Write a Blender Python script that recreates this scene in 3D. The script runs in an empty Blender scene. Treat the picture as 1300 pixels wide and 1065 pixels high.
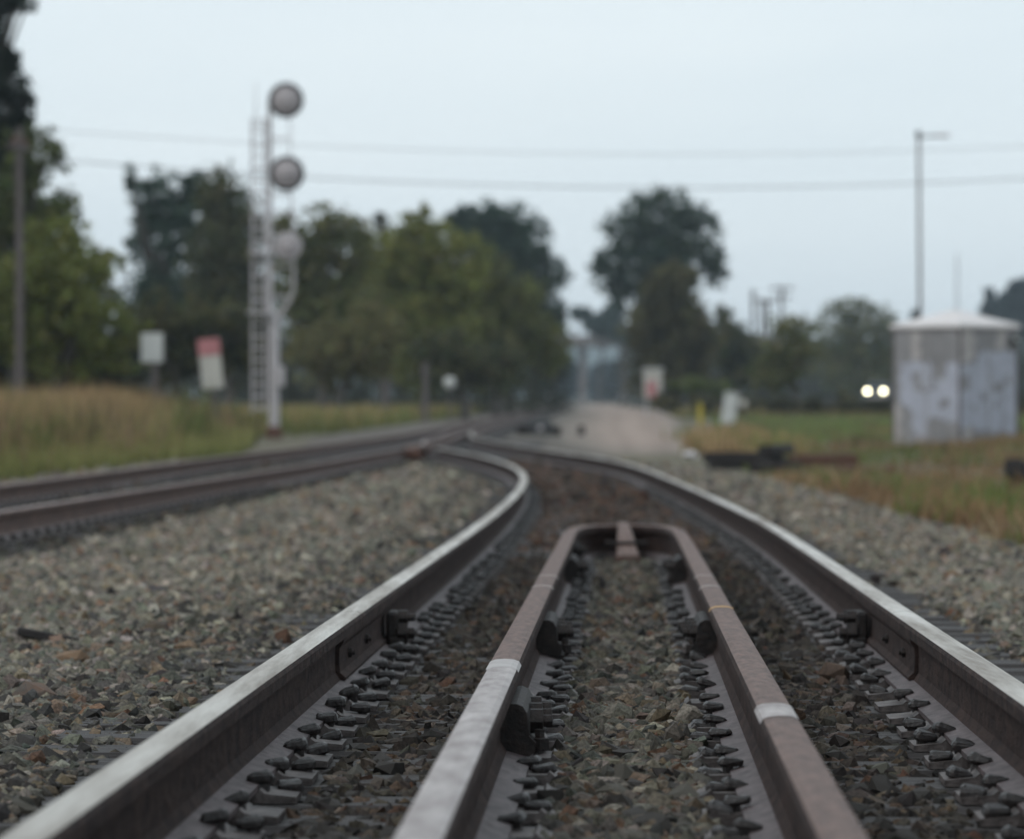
import bpy, math, random
import numpy as np
from mathutils import Vector, Matrix

R = math.radians
random.seed(7)
rng = np.random.default_rng(11)
S = bpy.context.scene
COL = S.collection

# ------------------------------------------------------------------ camera
F_PX = 5260.0            # 70 mm lens on a 17.3 mm wide sensor, picture 1300 units wide
HY = 505.0               # eye level in those units
CAM_Z = 0.96
cam_d = bpy.data.cameras.new('camera')
cam = bpy.data.objects.new('camera', cam_d)
COL.objects.link(cam)
cam.location = (0, 0, CAM_Z)
cam.rotation_euler = (R(90), 0, 0)
cam_d.sensor_fit = 'HORIZONTAL'
cam_d.sensor_width = 17.3
cam_d.lens = 70.0
cam_d.shift_y = -27.5 / 1300.0
cam_d.clip_start = 0.1
cam_d.clip_end = 9000
cam_d.dof.use_dof = True
cam_d.dof.focus_distance = 9.3
cam_d.dof.aperture_fstop = 2.55
cam_d.dof.aperture_blades = 0
S.camera = cam

# ------------------------------------------------------------------ sky, sun, exposure
SUN_EL, SUN_AZ = 45.0, 238.0        # soft overcast sun from behind on the left
W = bpy.data.worlds.new('World')
S.world = W
W.use_nodes = True
nt = W.node_tree
nt.nodes.clear()
n_out = nt.nodes.new('ShaderNodeOutputWorld')
n_bg = nt.nodes.new('ShaderNodeBackground')
n_sky = nt.nodes.new('ShaderNodeTexSky')
n_sky.sky_type = 'NISHITA'
n_sky.sun_disc = False
n_sky.sun_elevation = R(SUN_EL)
n_sky.sun_rotation = R(SUN_AZ)
n_sky.air_density = 1.0
n_sky.dust_density = 3.0
n_tc = nt.nodes.new('ShaderNodeTexCoord')
n_map = nt.nodes.new('ShaderNodeMapping')
n_map.inputs['Scale'].default_value = (1.6, 1.6, 7.0)
n_noi = nt.nodes.new('ShaderNodeTexNoise')
n_noi.inputs['Scale'].default_value = 2.2
n_noi.inputs['Detail'].default_value = 5
n_noi.inputs['Roughness'].default_value = 0.5
n_rmp = nt.nodes.new('ShaderNodeValToRGB')
n_rmp.color_ramp.elements[0].position = 0.30
n_rmp.color_ramp.elements[0].color = (0.75, 0.86, 0.925, 1)
n_rmp.color_ramp.elements[1].position = 0.68
n_rmp.color_ramp.elements[1].color = (0.865, 0.955, 1.0, 1)
n_sc = nt.nodes.new('ShaderNodeVectorMath')
n_sc.operation = 'SCALE'
n_sc.inputs['Scale'].default_value = 10.5
n_mix = nt.nodes.new('ShaderNodeMixRGB')
n_mix.inputs['Fac'].default_value = 0.9
L = nt.links.new
L(n_tc.outputs['Generated'], n_map.inputs['Vector'])
L(n_map.outputs['Vector'], n_noi.inputs['Vector'])
L(n_noi.outputs['Fac'], n_rmp.inputs['Fac'])
L(n_rmp.outputs['Color'], n_sc.inputs[0])
L(n_sky.outputs['Color'], n_mix.inputs['Color1'])
L(n_sc.outputs['Vector'], n_mix.inputs['Color2'])
L(n_mix.outputs['Color'], n_bg.inputs['Color'])
n_bg.inputs['Strength'].default_value = 0.1
L(n_bg.outputs['Background'], n_out.inputs['Surface'])

sun_d = bpy.data.lights.new('sun', 'SUN')
sun_d.energy = 0.75
sun_d.angle = R(25)
sun_d.color = (1.0, 0.97, 0.93)
sun = bpy.data.objects.new('sun', sun_d)
COL.objects.link(sun)
_az = R(SUN_AZ)
_sdir = Vector((math.sin(_az) * math.cos(R(SUN_EL)), math.cos(_az) * math.cos(R(SUN_EL)), math.sin(R(SUN_EL))))
sun.rotation_euler = (-_sdir).to_track_quat('-Z', 'Y').to_euler()
sun.location = _sdir * 50

S.view_settings.view_transform = 'Standard'
S.view_settings.look = 'None'
S.view_settings.exposure = 0.0
S.view_settings.gamma = 1.0
S.view_settings.use_curve_mapping = False
S.render.engine = 'CYCLES'
S.cycles.use_denoising = True
S.cycles.max_bounces = 6
S.cycles.diffuse_bounces = 3
S.cycles.use_adaptive_sampling = True
S.cycles.adaptive_threshold = 0.02
S.cycles.glossy_bounces = 3
S.cycles.transmission_bounces = 3
S.cycles.transparent_max_bounces = 6
S.cycles.volume_bounces = 0
S.cycles.sample_clamp_indirect = 4.0

# ------------------------------------------------------------------ place: profile of the line, pixel -> place
def hermite(xs, ys):
    xs = np.array(xs, float); ys = np.array(ys, float)
    dl = np.diff(ys) / np.diff(xs)
    m = np.empty_like(ys)
    m[0] = dl[0]; m[-1] = dl[-1]
    hx = np.diff(xs)
    m[1:-1] = (dl[:-1] * hx[1:] + dl[1:] * hx[:-1]) / (hx[1:] + hx[:-1])
    def f(x):
        x = np.asarray(x, float)
        i = np.clip(np.searchsorted(xs, x) - 1, 0, len(xs) - 2)
        h = xs[i + 1] - xs[i]
        t = (x - xs[i]) / h
        tc = np.clip(t, 0, 1)
        v = ((2 * tc**3 - 3 * tc**2 + 1) * ys[i] + (tc**3 - 2 * tc**2 + tc) * h * m[i]
             + (-2 * tc**3 + 3 * tc**2) * ys[i + 1] + (tc**3 - tc**2) * h * m[i + 1])
        v = np.where(t < 0, ys[0] + m[0] * (x - xs[0]), v)
        v = np.where(t > 1, ys[-1] + m[-1] * (x - xs[-1]), v)
        return v
    return f
# the line falls gently away from the camera, then levels out (depth of rail top below eye level)
_drop = hermite([-10, 0, 6, 13, 28, 41, 56, 72, 90, 5000], [.445, .508, .545, .59, .69, .745, .768, .762, .76, .76])
def ztop(d):
    return CAM_Z - _drop(d)
def y2d(y, extra=0.0):
    lo, hi = 2.0, 3000.0
    for _ in range(70):
        m = (lo + hi) / 2
        if HY + F_PX * (float(_drop(m)) + extra) / m > y: lo = m
        else: hi = m
    return (lo + hi) / 2
def px(x, d): return (x - 650.0) * d / F_PX
def pz(y, d): return CAM_Z - (y - HY) * d / F_PX
def track_line(pts, near=()):
    ds = [q[0] for q in near]; xs = [q[1] for q in near]
    for x, y in pts:
        d = y2d(y); ds.append(d); xs.append(px(x, d))
    f = hermite(ds, xs)
    t = np.arange(0, 130, 1.0)
    w = np.exp(-.5 * (np.arange(-9, 10) / 3.0) ** 2); w /= w.sum()
    sm = np.array([(f(q + np.arange(-9, 10)) * w).sum() for q in t])
    k = np.clip((t - 12) / 8, 0, 1); sm = f(t) * (1 - k) + sm * k
    far = [q for q in ds if q > 135]
    return hermite(list(t) + far, list(sm) + [float(f(q)) for q in far])

NEAR_D = (2.0, 6.1, 9.75, 13.1, 17.0, 22.0)
XL = track_line([(645, 636), (666, 611), (655, 592), (622, 581), (589, 574), (540, 565.5), (560, 552), (625, 531), (690, 517.5), (726, 511.3)], [(q, -.580 + (q - 6.1) * .0272) for q in NEAR_D])
XR = track_line([(926, 640), (860, 611), (765, 581), (695, 571.6), (648, 564), (600, 554), (603, 546), (645, 533), (702, 517.5), (733, 511.3)], [(q, .925 + (q - 6.1) * .0268) for q in NEAR_D])
XML = track_line([(0, 615), (160, 594.5), (320, 574.5), (430, 561.5), (501, 552), (560, 541.5), (620, 530.6), (690, 517.3), (725.5, 511.3)])
XMR = track_line([(0, 648), (195, 618), (330, 598), (420, 584), (492, 572), (540, 563.5), (582, 552), (645, 533.5), (702, 517.7), (732, 511.4)])
def XC(d): return (XL(d) + XR(d)) / 2
def XM(d): return (XML(d) + XMR(d)) / 2
TIE_DROP = 0.190
BED_DROP = 0.212
GROUND_DROP = 0.285
def zground(d): return ztop(d) - GROUND_DROP

# ------------------------------------------------------------------ helpers
def tag(o, label=None, cat=None, group=None, kind=None):
    if label: o['label'] = label
    if cat: o['category'] = cat
    if group: o['group'] = group
    if kind: o['kind'] = kind
    return o
def thing(name, label, cat, loc=(0, 0, 0), rotz=0.0, group=None):
    o = bpy.data.objects.new(name, None)
    o.empty_display_size = 0.2
    COL.objects.link(o)
    o.location = loc
    o.rotation_euler = (0, 0, rotz)
    return tag(o, label, cat, group)
def link(name, me, parent=None, loc=None, rot=None, scl=None):
    o = bpy.data.objects.new(name, me)
    COL.objects.link(o)
    if parent is not None: o.parent = parent
    if loc is not None: o.location = loc
    if rot is not None: o.rotation_euler = rot
    if scl is not None: o.scale = scl
    return o

class MB:
    """collects simple solids, builds ONE mesh"""
    def __init__(s): s.v = []; s.f = []; s.m = []; s.sm = []
    def add(s, vs, fs, mi=0, smooth=False):
        b = len(s.v)
        s.v += [tuple(p) for p in vs]
        for q in fs:
            s.f.append(tuple(i + b for i in q)); s.m.append(mi); s.sm.append(smooth)
        return s
    def box(s, c, size, rot=None, mi=0, bev=0.0):
        hx, hy, hz = size[0] / 2, size[1] / 2, size[2] / 2
        if bev > 0:
            b = min(bev, hx * .9, hy * .9, hz * .9)
            vs = []
            for sx in (-1, 1):
                for sy in (-1, 1):
                    for sz in (-1, 1):
                        vs += [(sx * (hx - b), sy * (hy - b), sz * hz), (sx * (hx - b), sy * hy, sz * (hz - b)), (sx * hx, sy * (hy - b), sz * (hz - b))]
            def ix(a, bb, cc): return ((a > 0) * 4 + (bb > 0) * 2 + (cc > 0)) * 3
            fs = []
            for sz in (-1, 1):
                q = [ix(-1, -1, sz), ix(1, -1, sz), ix(1, 1, sz), ix(-1, 1, sz)]
                fs.append(q if sz > 0 else q[::-1])
            for sy in (-1, 1):
                q = [ix(-1, sy, -1) + 1, ix(1, sy, -1) + 1, ix(1, sy, 1) + 1, ix(-1, sy, 1) + 1]
                fs.append(q if sy < 0 else q[::-1])
            for sx in (-1, 1):
                q = [ix(sx, -1, -1) + 2, ix(sx, 1, -1) + 2, ix(sx, 1, 1) + 2, ix(sx, -1, 1) + 2]
                fs.append(q if sx > 0 else q[::-1])
            for sx in (-1, 1):
                for sy in (-1, 1):
                    q = [ix(sx, sy, -1) + 1, ix(sx, sy, -1) + 2, ix(sx, sy, 1) + 2, ix(sx, sy, 1) + 1]
                    fs.append(q if sx * sy < 0 else q[::-1])
                for sz in (-1, 1):
                    q = [ix(sx, -1, sz), ix(sx, 1, sz), ix(sx, 1, sz) + 2, ix(sx, -1, sz) + 2]
                    fs.append(q if sx * sz < 0 else q[::-1])
            for sy in (-1, 1):
                for sz in (-1, 1):
                    q = [ix(-1, sy, sz), ix(-1, sy, sz) + 1, ix(1, sy, sz) + 1, ix(1, sy, sz)]
                    fs.append(q if sy * sz > 0 else q[::-1])
            for sx in (-1, 1):
                for sy in (-1, 1):
                    for sz in (-1, 1):
                        k = ix(sx, sy, sz); q = [k, k + 1, k + 2]
                        fs.append(q if sx * sy * sz < 0 else q[::-1])
        else:
            vs = [(x, y, z) for x in (-hx, hx) for y in (-hy, hy) for z in (-hz, hz)]
            fs = [(0, 1, 3, 2), (4, 6, 7, 5), (0, 4, 5, 1), (2, 3, 7, 6), (0, 2, 6, 4), (1, 5, 7, 3)]
        M = (rot if rot is not None else Matrix.Identity(3))
        vs = [(M @ Vector(p)) + Vector(c) for p in vs]
        return s.add(vs, fs, mi)
    def tube(s, a, b, r0, r1=None, n=10, mi=0, caps=True, smooth=True):
        a = Vector(a); b = Vector(b)
        if r1 is None: r1 = r0
        d = (b - a).normalized()
        u = d.orthogonal().normalized(); w = d.cross(u)
        vs = []
        for p, r in ((a, r0), (b, r1)):
            for k in range(n):
                t = 2 * math.pi * k / n
                vs.append(p + (u * math.cos(t) + w * math.sin(t)) * r)
        s.add(vs, [(k, (k + 1) % n, n + (k + 1) % n, n + k) for k in range(n)], mi, smooth)
        if caps:
            s.add(vs[:n], [tuple(range(n))[::-1]], mi); s.add(vs[n:], [tuple(range(n))], mi)
        return s
    def path(s, pts, rs, n=8, mi=0, smooth=True):
        pts = [Vector(p) for p in pts]
        if not hasattr(rs, '__len__'): rs = [rs] * len(pts)
        vs = []; u = None
        for i, p in enumerate(pts):
            d = (pts[min(i + 1, len(pts) - 1)] - pts[max(i - 1, 0)]).normalized()
            if u is None: u = d.orthogonal().normalized()
            else: u = (u - d * u.dot(d)).normalized()
            w = d.cross(u)
            for k in range(n):
                t = 2 * math.pi * k / n
                vs.append(p + (u * math.cos(t) + w * math.sin(t)) * rs[i])
        fs = []
        for i in range(len(pts) - 1):
            for k in range(n):
                fs.append((i * n + k, i * n + (k + 1) % n, (i + 1) * n + (k + 1) % n, (i + 1) * n + k))
        s.add(vs, fs, mi, smooth)
        s.add(vs[:n], [tuple(range(n))[::-1]], mi); s.add(vs[-n:], [tuple(range(n))], mi)
        return s
    def prism(s, prof, p0, p1, side, up, mi=0):
        """profile (side, up) swept straight from p0 to p1"""
        side = Vector(side); up = Vector(up); n = len(prof)
        vs = [Vector(p0) + side * a + up * b for a, b in prof] + [Vector(p1) + side * a + up * b for a, b in prof]
        fs = [(k, (k + 1) % n, n + (k + 1) % n, n + k) for k in range(n)] + [tuple(range(n))[::-1], tuple(range(n, 2 * n))]
        return s.add(vs, fs, mi)
    def lathe(s, prof, c, axis='z', n=20, mi=0, smooth=True):
        vs = []
        for r, h in prof:
            for k in range(n):
                t = 2 * math.pi * k / n
                if axis == 'z': vs.append((c[0] + r * math.cos(t), c[1] + r * math.sin(t), c[2] + h))
                elif axis == 'y': vs.append((c[0] + r * math.cos(t), c[1] + h, c[2] + r * math.sin(t)))
                else: vs.append((c[0] + h, c[1] + r * math.cos(t), c[2] + r * math.sin(t)))
        fs = []
        for i in range(len(prof) - 1):
            for k in range(n):
                fs.append((i * n + k, i * n + (k + 1) % n, (i + 1) * n + (k + 1) % n, (i + 1) * n + k))
        return s.add(vs, fs, mi, smooth)
    def mesh(s, name, mats):
        me = bpy.data.meshes.new(name)
        me.from_pydata(s.v, [], s.f)
        if not isinstance(mats, (list, tuple)): mats = [mats]
        for m in mats: me.materials.append(m)
        me.polygons.foreach_set('material_index', s.m)
        me.polygons.foreach_set('use_smooth', s.sm)
        me.update()
        return me
    def build(s, name, mats, parent=None, loc=None, rot=None):
        return link(name, s.mesh(name, mats), parent, loc, rot)

def np_mesh(name, V, Fc, mat, colors=None, smooth=False):
    """V (n,3), Fc (m,k) equal polygons, colors (n,3) per vertex"""
    me = bpy.data.meshes.new(name)
    n, (m, k) = len(V), Fc.shape
    me.vertices.add(n); me.vertices.foreach_set('co', np.ascontiguousarray(V, np.float32).ravel())
    me.loops.add(m * k); me.loops.foreach_set('vertex_index', np.ascontiguousarray(Fc, np.int32).ravel())
    me.polygons.add(m)
    me.polygons.foreach_set('loop_start', np.arange(0, m * k, k, dtype=np.int32))
    me.polygons.foreach_set('use_smooth', np.full(m, smooth))
    if colors is not None:
        a = me.color_attributes.new('Col', 'FLOAT_COLOR', 'POINT')
        c = np.ones((n, 4), np.float32); c[:, :3] = colors
        a.data.foreach_set('color', c.ravel())
    me.materials.append(mat)
    me.update(calc_edges=True)
    return me

# ------------------------------------------------------------------ materials
def mat(name, col, rough=.8, metal=0.0, noise=None, bump=0.0, scale=20, spec=.5, stretch=(1, 1, 1), rough2=None, detail=6):
    """noise = second colour blended by a noise pattern"""
    m = bpy.data.materials.new(name); m.use_nodes = True
    t = m.node_tree; b = t.nodes['Principled BSDF']
    b.inputs['Base Color'].default_value = (*col, 1); b.inputs['Roughness'].default_value = rough
    b.inputs['Metallic'].default_value = metal; b.inputs['Specular IOR Level'].default_value = spec
    if noise is not None or bump or rough2 is not None:
        tc = t.nodes.new('ShaderNodeTexCoord'); mp = t.nodes.new('ShaderNodeMapping'); mp.inputs['Scale'].default_value = stretch
        n = t.nodes.new('ShaderNodeTexNoise'); n.inputs['Scale'].default_value = scale; n.inputs['Detail'].default_value = detail; n.inputs['Roughness'].default_value = .65
        t.links.new(tc.outputs['Object'], mp.inputs['Vector']); t.links.new(mp.outputs['Vector'], n.inputs['Vector'])
        r = t.nodes.new('ShaderNodeValToRGB'); r.color_ramp.elements[0].position = .35; r.color_ramp.elements[1].position = .68
        t.links.new(n.outputs['Fac'], r.inputs['Fac'])
        if noise is not None:
            r.color_ramp.elements[0].color = (*col, 1); r.color_ramp.elements[1].color = (*noise, 1)
            t.links.new(r.outputs['Color'], b.inputs['Base Color'])
        if rough2 is not None:
            mr = t.nodes.new('ShaderNodeMapRange'); mr.inputs['From Min'].default_value = .35; mr.inputs['From Max'].default_value = .68
            mr.inputs['To Min'].default_value = rough; mr.inputs['To Max'].default_value = rough2
            t.links.new(n.outputs['Fac'], mr.inputs['Value']); t.links.new(mr.outputs['Result'], b.inputs['Roughness'])
        if bump:
            bp = t.nodes.new('ShaderNodeBump'); bp.inputs['Strength'].default_value = bump; bp.inputs['Distance'].default_value = .02
            t.links.new(n.outputs['Fac'], bp.inputs['Height']); t.links.new(bp.outputs['Normal'], b.inputs['Normal'])
    return m
def mat_col(name, rough=.85, spec=.3, noise_scale=0, translucent=0.0, amp=.35):
    """colour from the 'Col' attribute, optional fine mottling"""
    m = bpy.data.materials.new(name); m.use_nodes = True
    t = m.node_tree; b = t.nodes['Principled BSDF']
    a = t.nodes.new('ShaderNodeAttribute'); a.attribute_name = 'Col'
    src = a.outputs['Color']
    if noise_scale:
        tc = t.nodes.new('ShaderNodeTexCoord'); n = t.nodes.new('ShaderNodeTexNoise'); n.inputs['Scale'].default_value = noise_scale; n.inputs['Detail'].default_value = 4
        mr = t.nodes.new('ShaderNodeMapRange'); mr.inputs['From Min'].default_value = .3; mr.inputs['From Max'].default_value = .7
        mr.inputs['To Min'].default_value = 1 - amp; mr.inputs['To Max'].default_value = 1 + amp
        t.links.new(tc.outputs['Object'], n.inputs['Vector']); t.links.new(n.outputs['Fac'], mr.inputs['Value'])
        vm = t.nodes.new('ShaderNodeVectorMath'); vm.operation = 'SCALE'
        t.links.new(src, vm.inputs[0]); t.links.new(mr.outputs['Result'], vm.inputs['Scale']); src = vm.outputs['Vector']
    t.links.new(src, b.inputs['Base Color'])
    b.inputs['Roughness'].default_value = rough; b.inputs['Specular IOR Level'].default_value = spec
    if translucent:
        tr = t.nodes.new('ShaderNodeBsdfTranslucent'); mx = t.nodes.new('ShaderNodeMixShader'); mx.inputs['Fac'].default_value = translucent
        t.links.new(src, tr.inputs['Color'])
        t.links.new(b.outputs['BSDF'], mx.inputs[1]); t.links.new(tr.outputs['BSDF'], mx.inputs[2])
        t.links.new(mx.outputs['Shader'], t.nodes['Material Output'].inputs['Surface'])
    return m

M = {}
M['ground'] = mat('dry_earth', (.115, .095, .075), .95, noise=(.155, .15, .10), bump=.4, scale=1.5, spec=.1)
M['bed'] = mat('ballast_dirt', (.060, .055, .049), .95, noise=(.20, .175, .150), bump=.9, scale=16, spec=.15, detail=8)
M['lane'] = mat('gravel_lane', (.29, .225, .19), .95, noise=(.40, .325, .285), bump=.3, scale=.8, spec=.1)
M['asphalt'] = mat('asphalt', (.05, .05, .052), .9, noise=(.065, .063, .06), scale=3)
M['stone'] = mat_col('ballast_stone', .85, .3, noise_scale=130, amp=.5)
M['leaf'] = mat_col('foliage', .7, .25, translucent=.38)
M['grass'] = mat_col('grass_blade', .8, .15, translucent=.3)
M['bark'] = mat('bark', (.06, .05, .042), .95, noise=(.11, .10, .09), bump=.5, scale=8, stretch=(1, 1, .2))
M['run'] = mat('running_surface', (.24, .20, .165), .52, 1.0, noise=(.62, .56, .49), scale=1.5, stretch=(9, .5, 9), rough2=.27, bump=.0, detail=9)
M['web'] = mat('rail_web', (.022, .016, .016), .85, 0.0, noise=(.064, .042, .036), bump=.9, scale=24, stretch=(1, .5, 1), spec=.14, detail=10)
M['foot'] = mat('rail_foot', (.050, .038, .038), .6, 0.0, noise=(.150, .118, .120), bump=.5, scale=30, stretch=(1, .5, 1), spec=.32, detail=10)
M['guard_top'] = mat('rusted_guard_head', (.072, .040, .031), .62, 0.0, noise=(.185, .112, .090), bump=.6, scale=20, stretch=(2.5, .6, 2.5), spec=.4, detail=10)
M['white_paint'] = mat('worn_white_paint', (.20, .165, .158), .55, noise=(.42, .38, .37), bump=.15, scale=12, stretch=(2, .5, 2))
M['chalk'] = mat('faded_chalk_mark', (.24, .185, .165), .6, noise=(.36, .31, .295), scale=25)
M['yellow_paint'] = mat('worn_yellow_paint', (.50, .27, .05), .6, noise=(.35, .2, .08), scale=30)
M['iron'] = mat('dark_iron', (.010, .009, .0095), .65, 0.0, noise=(.030, .021, .018), bump=.5, scale=40, spec=.3)
M['plate'] = mat('tie_plate_steel', (.030, .024, .023), .62, 0.0, noise=(.16, .138, .132), bump=.6, scale=16, spec=.3)
M['spike'] = mat('spike_steel', (.010, .009, .0095), .42, 0.0, noise=(.030, .022, .020), bump=.4, scale=70, spec=.6)
M['tie'] = mat('creosoted_wood', (.022, .019, .019), .7, noise=(.062, .054, .052), bump=.8, scale=10, stretch=(.18, 3.2, 3.2), spec=.4)
M['old_wood'] = mat('old_tie_wood', (.010, .009, .010), .9, noise=(.030, .024, .022), bump=.7, scale=9, stretch=(.2, 3, 3))
M['rust'] = mat('rust', (.13, .055, .032), .85, noise=(.07, .04, .032), bump=.4, scale=18)
M['galv'] = mat('weathered_aluminium_paint', (.50, .465, .475), .55, .0, noise=(.39, .365, .37), scale=5, spec=.5)
M['disc'] = mat('disc_grey', (.35, .315, .32), .6, noise=(.43, .39, .395), scale=6)
M['black'] = mat('black_enamel', (.022, .024, .026), .45, noise=(.04, .04, .04), scale=10)
M['glass'] = mat('signal_lens', (.03, .03, .035), .12)
M['pole'] = mat('weathered_pole', (.095, .078, .076), .95, noise=(.14, .12, .118), scale=4, stretch=(4, 4, .3), bump=.3)
M['sign_white'] = mat('sign_white', (.55, .56, .54), .6, noise=(.48, .48, .46), scale=3)
M['sign_cream'] = mat('sign_cream', (.50, .48, .43), .6, noise=(.42, .40, .36), scale=4)
M['sign_red'] = mat('sign_red', (.46, .20, .20), .6, noise=(.40, .15, .16), scale=4)
M['concrete'] = mat('concrete', (.34, .32, .31), .9, noise=(.27, .26, .25), scale=.6, bump=.2)
M['old_concrete'] = mat('old_concrete', (.22, .195, .185), .9, noise=(.17, .155, .15), scale=.4)
M['roof_white'] = mat('roof_white', (.72, .68, .67), .7, noise=(.60, .56, .55), scale=2)
M['wall'] = mat_col('patched_wall', .75, .3, noise_scale=3, amp=.10)
M['yellow'] = mat('yellow_marker', (.42, .33, .03), .6)
M['carpaint'] = mat('dark_car_paint', (.02, .022, .026), .3, .0, spec=.6)
M['tyre'] = mat('tyre', (.015, .015, .015), .9)
M['window'] = mat('car_glass', (.02, .025, .03), .08)
M['wire'] = mat('wire', (.03, .03, .032), .6)
M['hill'] = mat('far_wooded_hill', (.035, .055, .045), 1.0, noise=(.05, .07, .06), scale=.02)
def emit(name, col, s):
    m = bpy.data.materials.new(name); m.use_nodes = True
    b = m.node_tree.nodes['Principled BSDF']
    b.inputs['Base Color'].default_value = (.8, .8, .8, 1); b.inputs['Emission Color'].default_value = (*col, 1); b.inputs['Emission Strength'].default_value = s
    return m
M['lamp_on'] = emit('lit_headlight', (1.0, .93, .66), 15.0)

# ------------------------------------------------------------------ setting: ground, ballast bed, lane, road, hill
def wob(x, y, s=1.0):
    return (math.sin(x * 1.3 * s + y * .9 * s) + math.sin(x * 2.9 * s - y * 1.7 * s + 1.3) * .5 + math.sin(y * 3.1 * s + x * .4 * s + .5) * .4) / 1.9

def sheet(name, Xs, Ys, zf, material, label=None):
    """grid: Xs(i,d) may depend on d"""
    V = []; nx = None
    for y in Ys:
        row = Xs(y); nx = len(row)
        for x in row: V.append((x, y, zf(x, y)))
    ny = len(Ys)
    idx = np.arange(nx * ny).reshape(ny, nx)
    Fc = np.stack([idx[:-1, :-1], idx[:-1, 1:], idx[1:, 1:], idx[1:, :-1]], -1).reshape(-1, 4)
    me = np_mesh(name, np.array(V), Fc, material, smooth=True)
    o = link(name, me)
    o['kind'] = 'structure'
    return o
Yg = list(np.concatenate([np.arange(-25, 60, 1.5), np.arange(60, 200, 5.0), np.arange(200, 1000, 50.0), np.arange(1000, 5001, 400.0)]))
Xg = list(np.concatenate([[-3000, -1200, -500, -200, -100], np.arange(-60, 61, 2.0), [100, 200, 500, 1200, 3000]]))
def zg(x, y):
    z = float(zground(min(max(y, -10), 400)))
    if abs(x) < 60 and y < 200: z += .02 * wob(x, y, .6)
    return z
sheet('ground', lambda d: Xg, Yg, zg, M['ground'])

Yb = list(np.concatenate([np.arange(-8, 40, .5), np.arange(40, 120, 2.0), np.arange(120, 640, 12.0)]))
def bed_row(d):
    l = float(min(XML(d), XL(d))) - 1.55; r = float(max(XR(d), XMR(d))) + 1.45 + min(max((d - 60) * .03, 0), .6)
    l -= min(max((d - 84) * .06, 0), 1.4)
    return [l - .9, l - .25] + list(np.linspace(l, r, 36)) + [r + .25, r + .85]
def bed_z(x, d):
    l = float(min(XML(d), XL(d))) - 1.55; r = float(max(XR(d), XMR(d))) + 1.45 + min(max((d - 60) * .03, 0), .6)
    l -= min(max((d - 84) * .06, 0), 1.4)
    e = max(l - x, x - r, 0)
    z = float(ztop(d)) - BED_DROP - .16 * min(e / .8, 1) ** .9
    return z + (.012 * wob(x, d, 2.5) if d < 60 else 0)
ballast = sheet('ballast_bed', bed_row, Yb, bed_z, M['bed'])

lane_d = list(np.concatenate([np.arange(70, 140, 2.0), np.arange(140, 650, 12.0)]))
V = []; C_ = []; NL = 15
for d in lane_d:
    a = np.interp(d, [70, 90, 131, 263, 640], [1.1, .9, 1.0, 3.0, 8.5]); b_ = np.interp(d, [70, 80, 95, 131, 200, 263, 640], [3.2, 3.5, 4.3, 5.4, 8.2, 10.2, 17.0])
    for i in range(NL):
        u = i / (NL - 1); x = a + (b_ - a) * u
        e = min(u, 1 - u) * 2
        lf = np.interp(u, [0, .22, .42, .72, .88, 1], [.0, .18, .75, 1, .6, 0]) + .22 * wob(x * 1.3, d * .35) 
        lf = min(max(lf * min(1, (d - 66) / 26), 0), 1)
        rut = .86 if abs(u - .48) < .05 or abs(u - .74) < .05 else 1.0
        c = (np.array([.175, .155, .135]) * (1 - lf) + np.array([.335, .262, .222]) * lf) * rut
        V.append((x, d, float(zground(d)) + (.075 if e > .05 else -.02) - .14 * max(0, 1 - (d - 70) / 16) + .012 * wob(x * 2, d))); C_.append(c)
idx = np.arange(len(V)).reshape(len(lane_d), NL)
Fc = np.stack([idx[:-1, :-1], idx[:-1, 1:], idx[1:, 1:], idx[1:, :-1]], -1).reshape(-1, 4)
M['lane'] = mat_col('gravel_lane', .95, .1, noise_scale=2.5, amp=.22)
tag(link('gravel_lane', np_mesh('gravel_lane', np.array(V), Fc, M['lane'], np.array(C_), smooth=True)), kind='structure')

# raised country road on the right behind the hedge
def road_row(d): 
    c = 30.9 + (d - 350) * .075
    return [c - 7, c - 4.2, c - 3.6, c, c + 3.6, c + 4.2, c + 7]
def road_z(x, d):
    c = 30.9 + (d - 350) * .075
    e = max(abs(x - c) - 3.6, 0)
    return .58 - min(e * .22, .75)
sheet('road', road_row, list(np.arange(235, 720, 15.0)), road_z, M['asphalt'])

# low wooded hills on the horizon
V = []; N = 80
for j, (yy, hh) in enumerate(((2300, 0), (2450, .7), (2700, 1.0), (3000, 0))):
    for i in range(N):
        x = -1300 + 2600 * i / (N - 1)
        z = (40 + 3 * math.sin(i * .55) + 2 * math.sin(i * 1.7 + 1) + 1 * math.sin(i * 3.3)) * hh - (.6 if hh == 0 else 0)
        V.append((x, yy, z))
idx = np.arange(4 * N).reshape(4, N)
Fc = np.stack([idx[:-1, :-1], idx[:-1, 1:], idx[1:, 1:], idx[1:, :-1]], -1).reshape(-1, 4)
tag(link('hills', np_mesh('hills', np.array(V), Fc, M['hill'], smooth=True)), kind='structure')

# ------------------------------------------------------------------ railway tracks
RAIL = [(-.070, 0), (.070, 0), (.070, .011), (.022, .025), (.0095, .044), (.0085, .075), (.0095, .112), (.016, .124), (.034, .131), (.0355, .154), (.031, .163), (.020, .1675), (0, .169),
        (-.020, .1675), (-.031, .163), (-.0355, .154), (-.034, .131), (-.016, .124), (-.0095, .112), (-.0085, .075), (-.0095, .044), (-.022, .025), (-.070, .011)]
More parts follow.
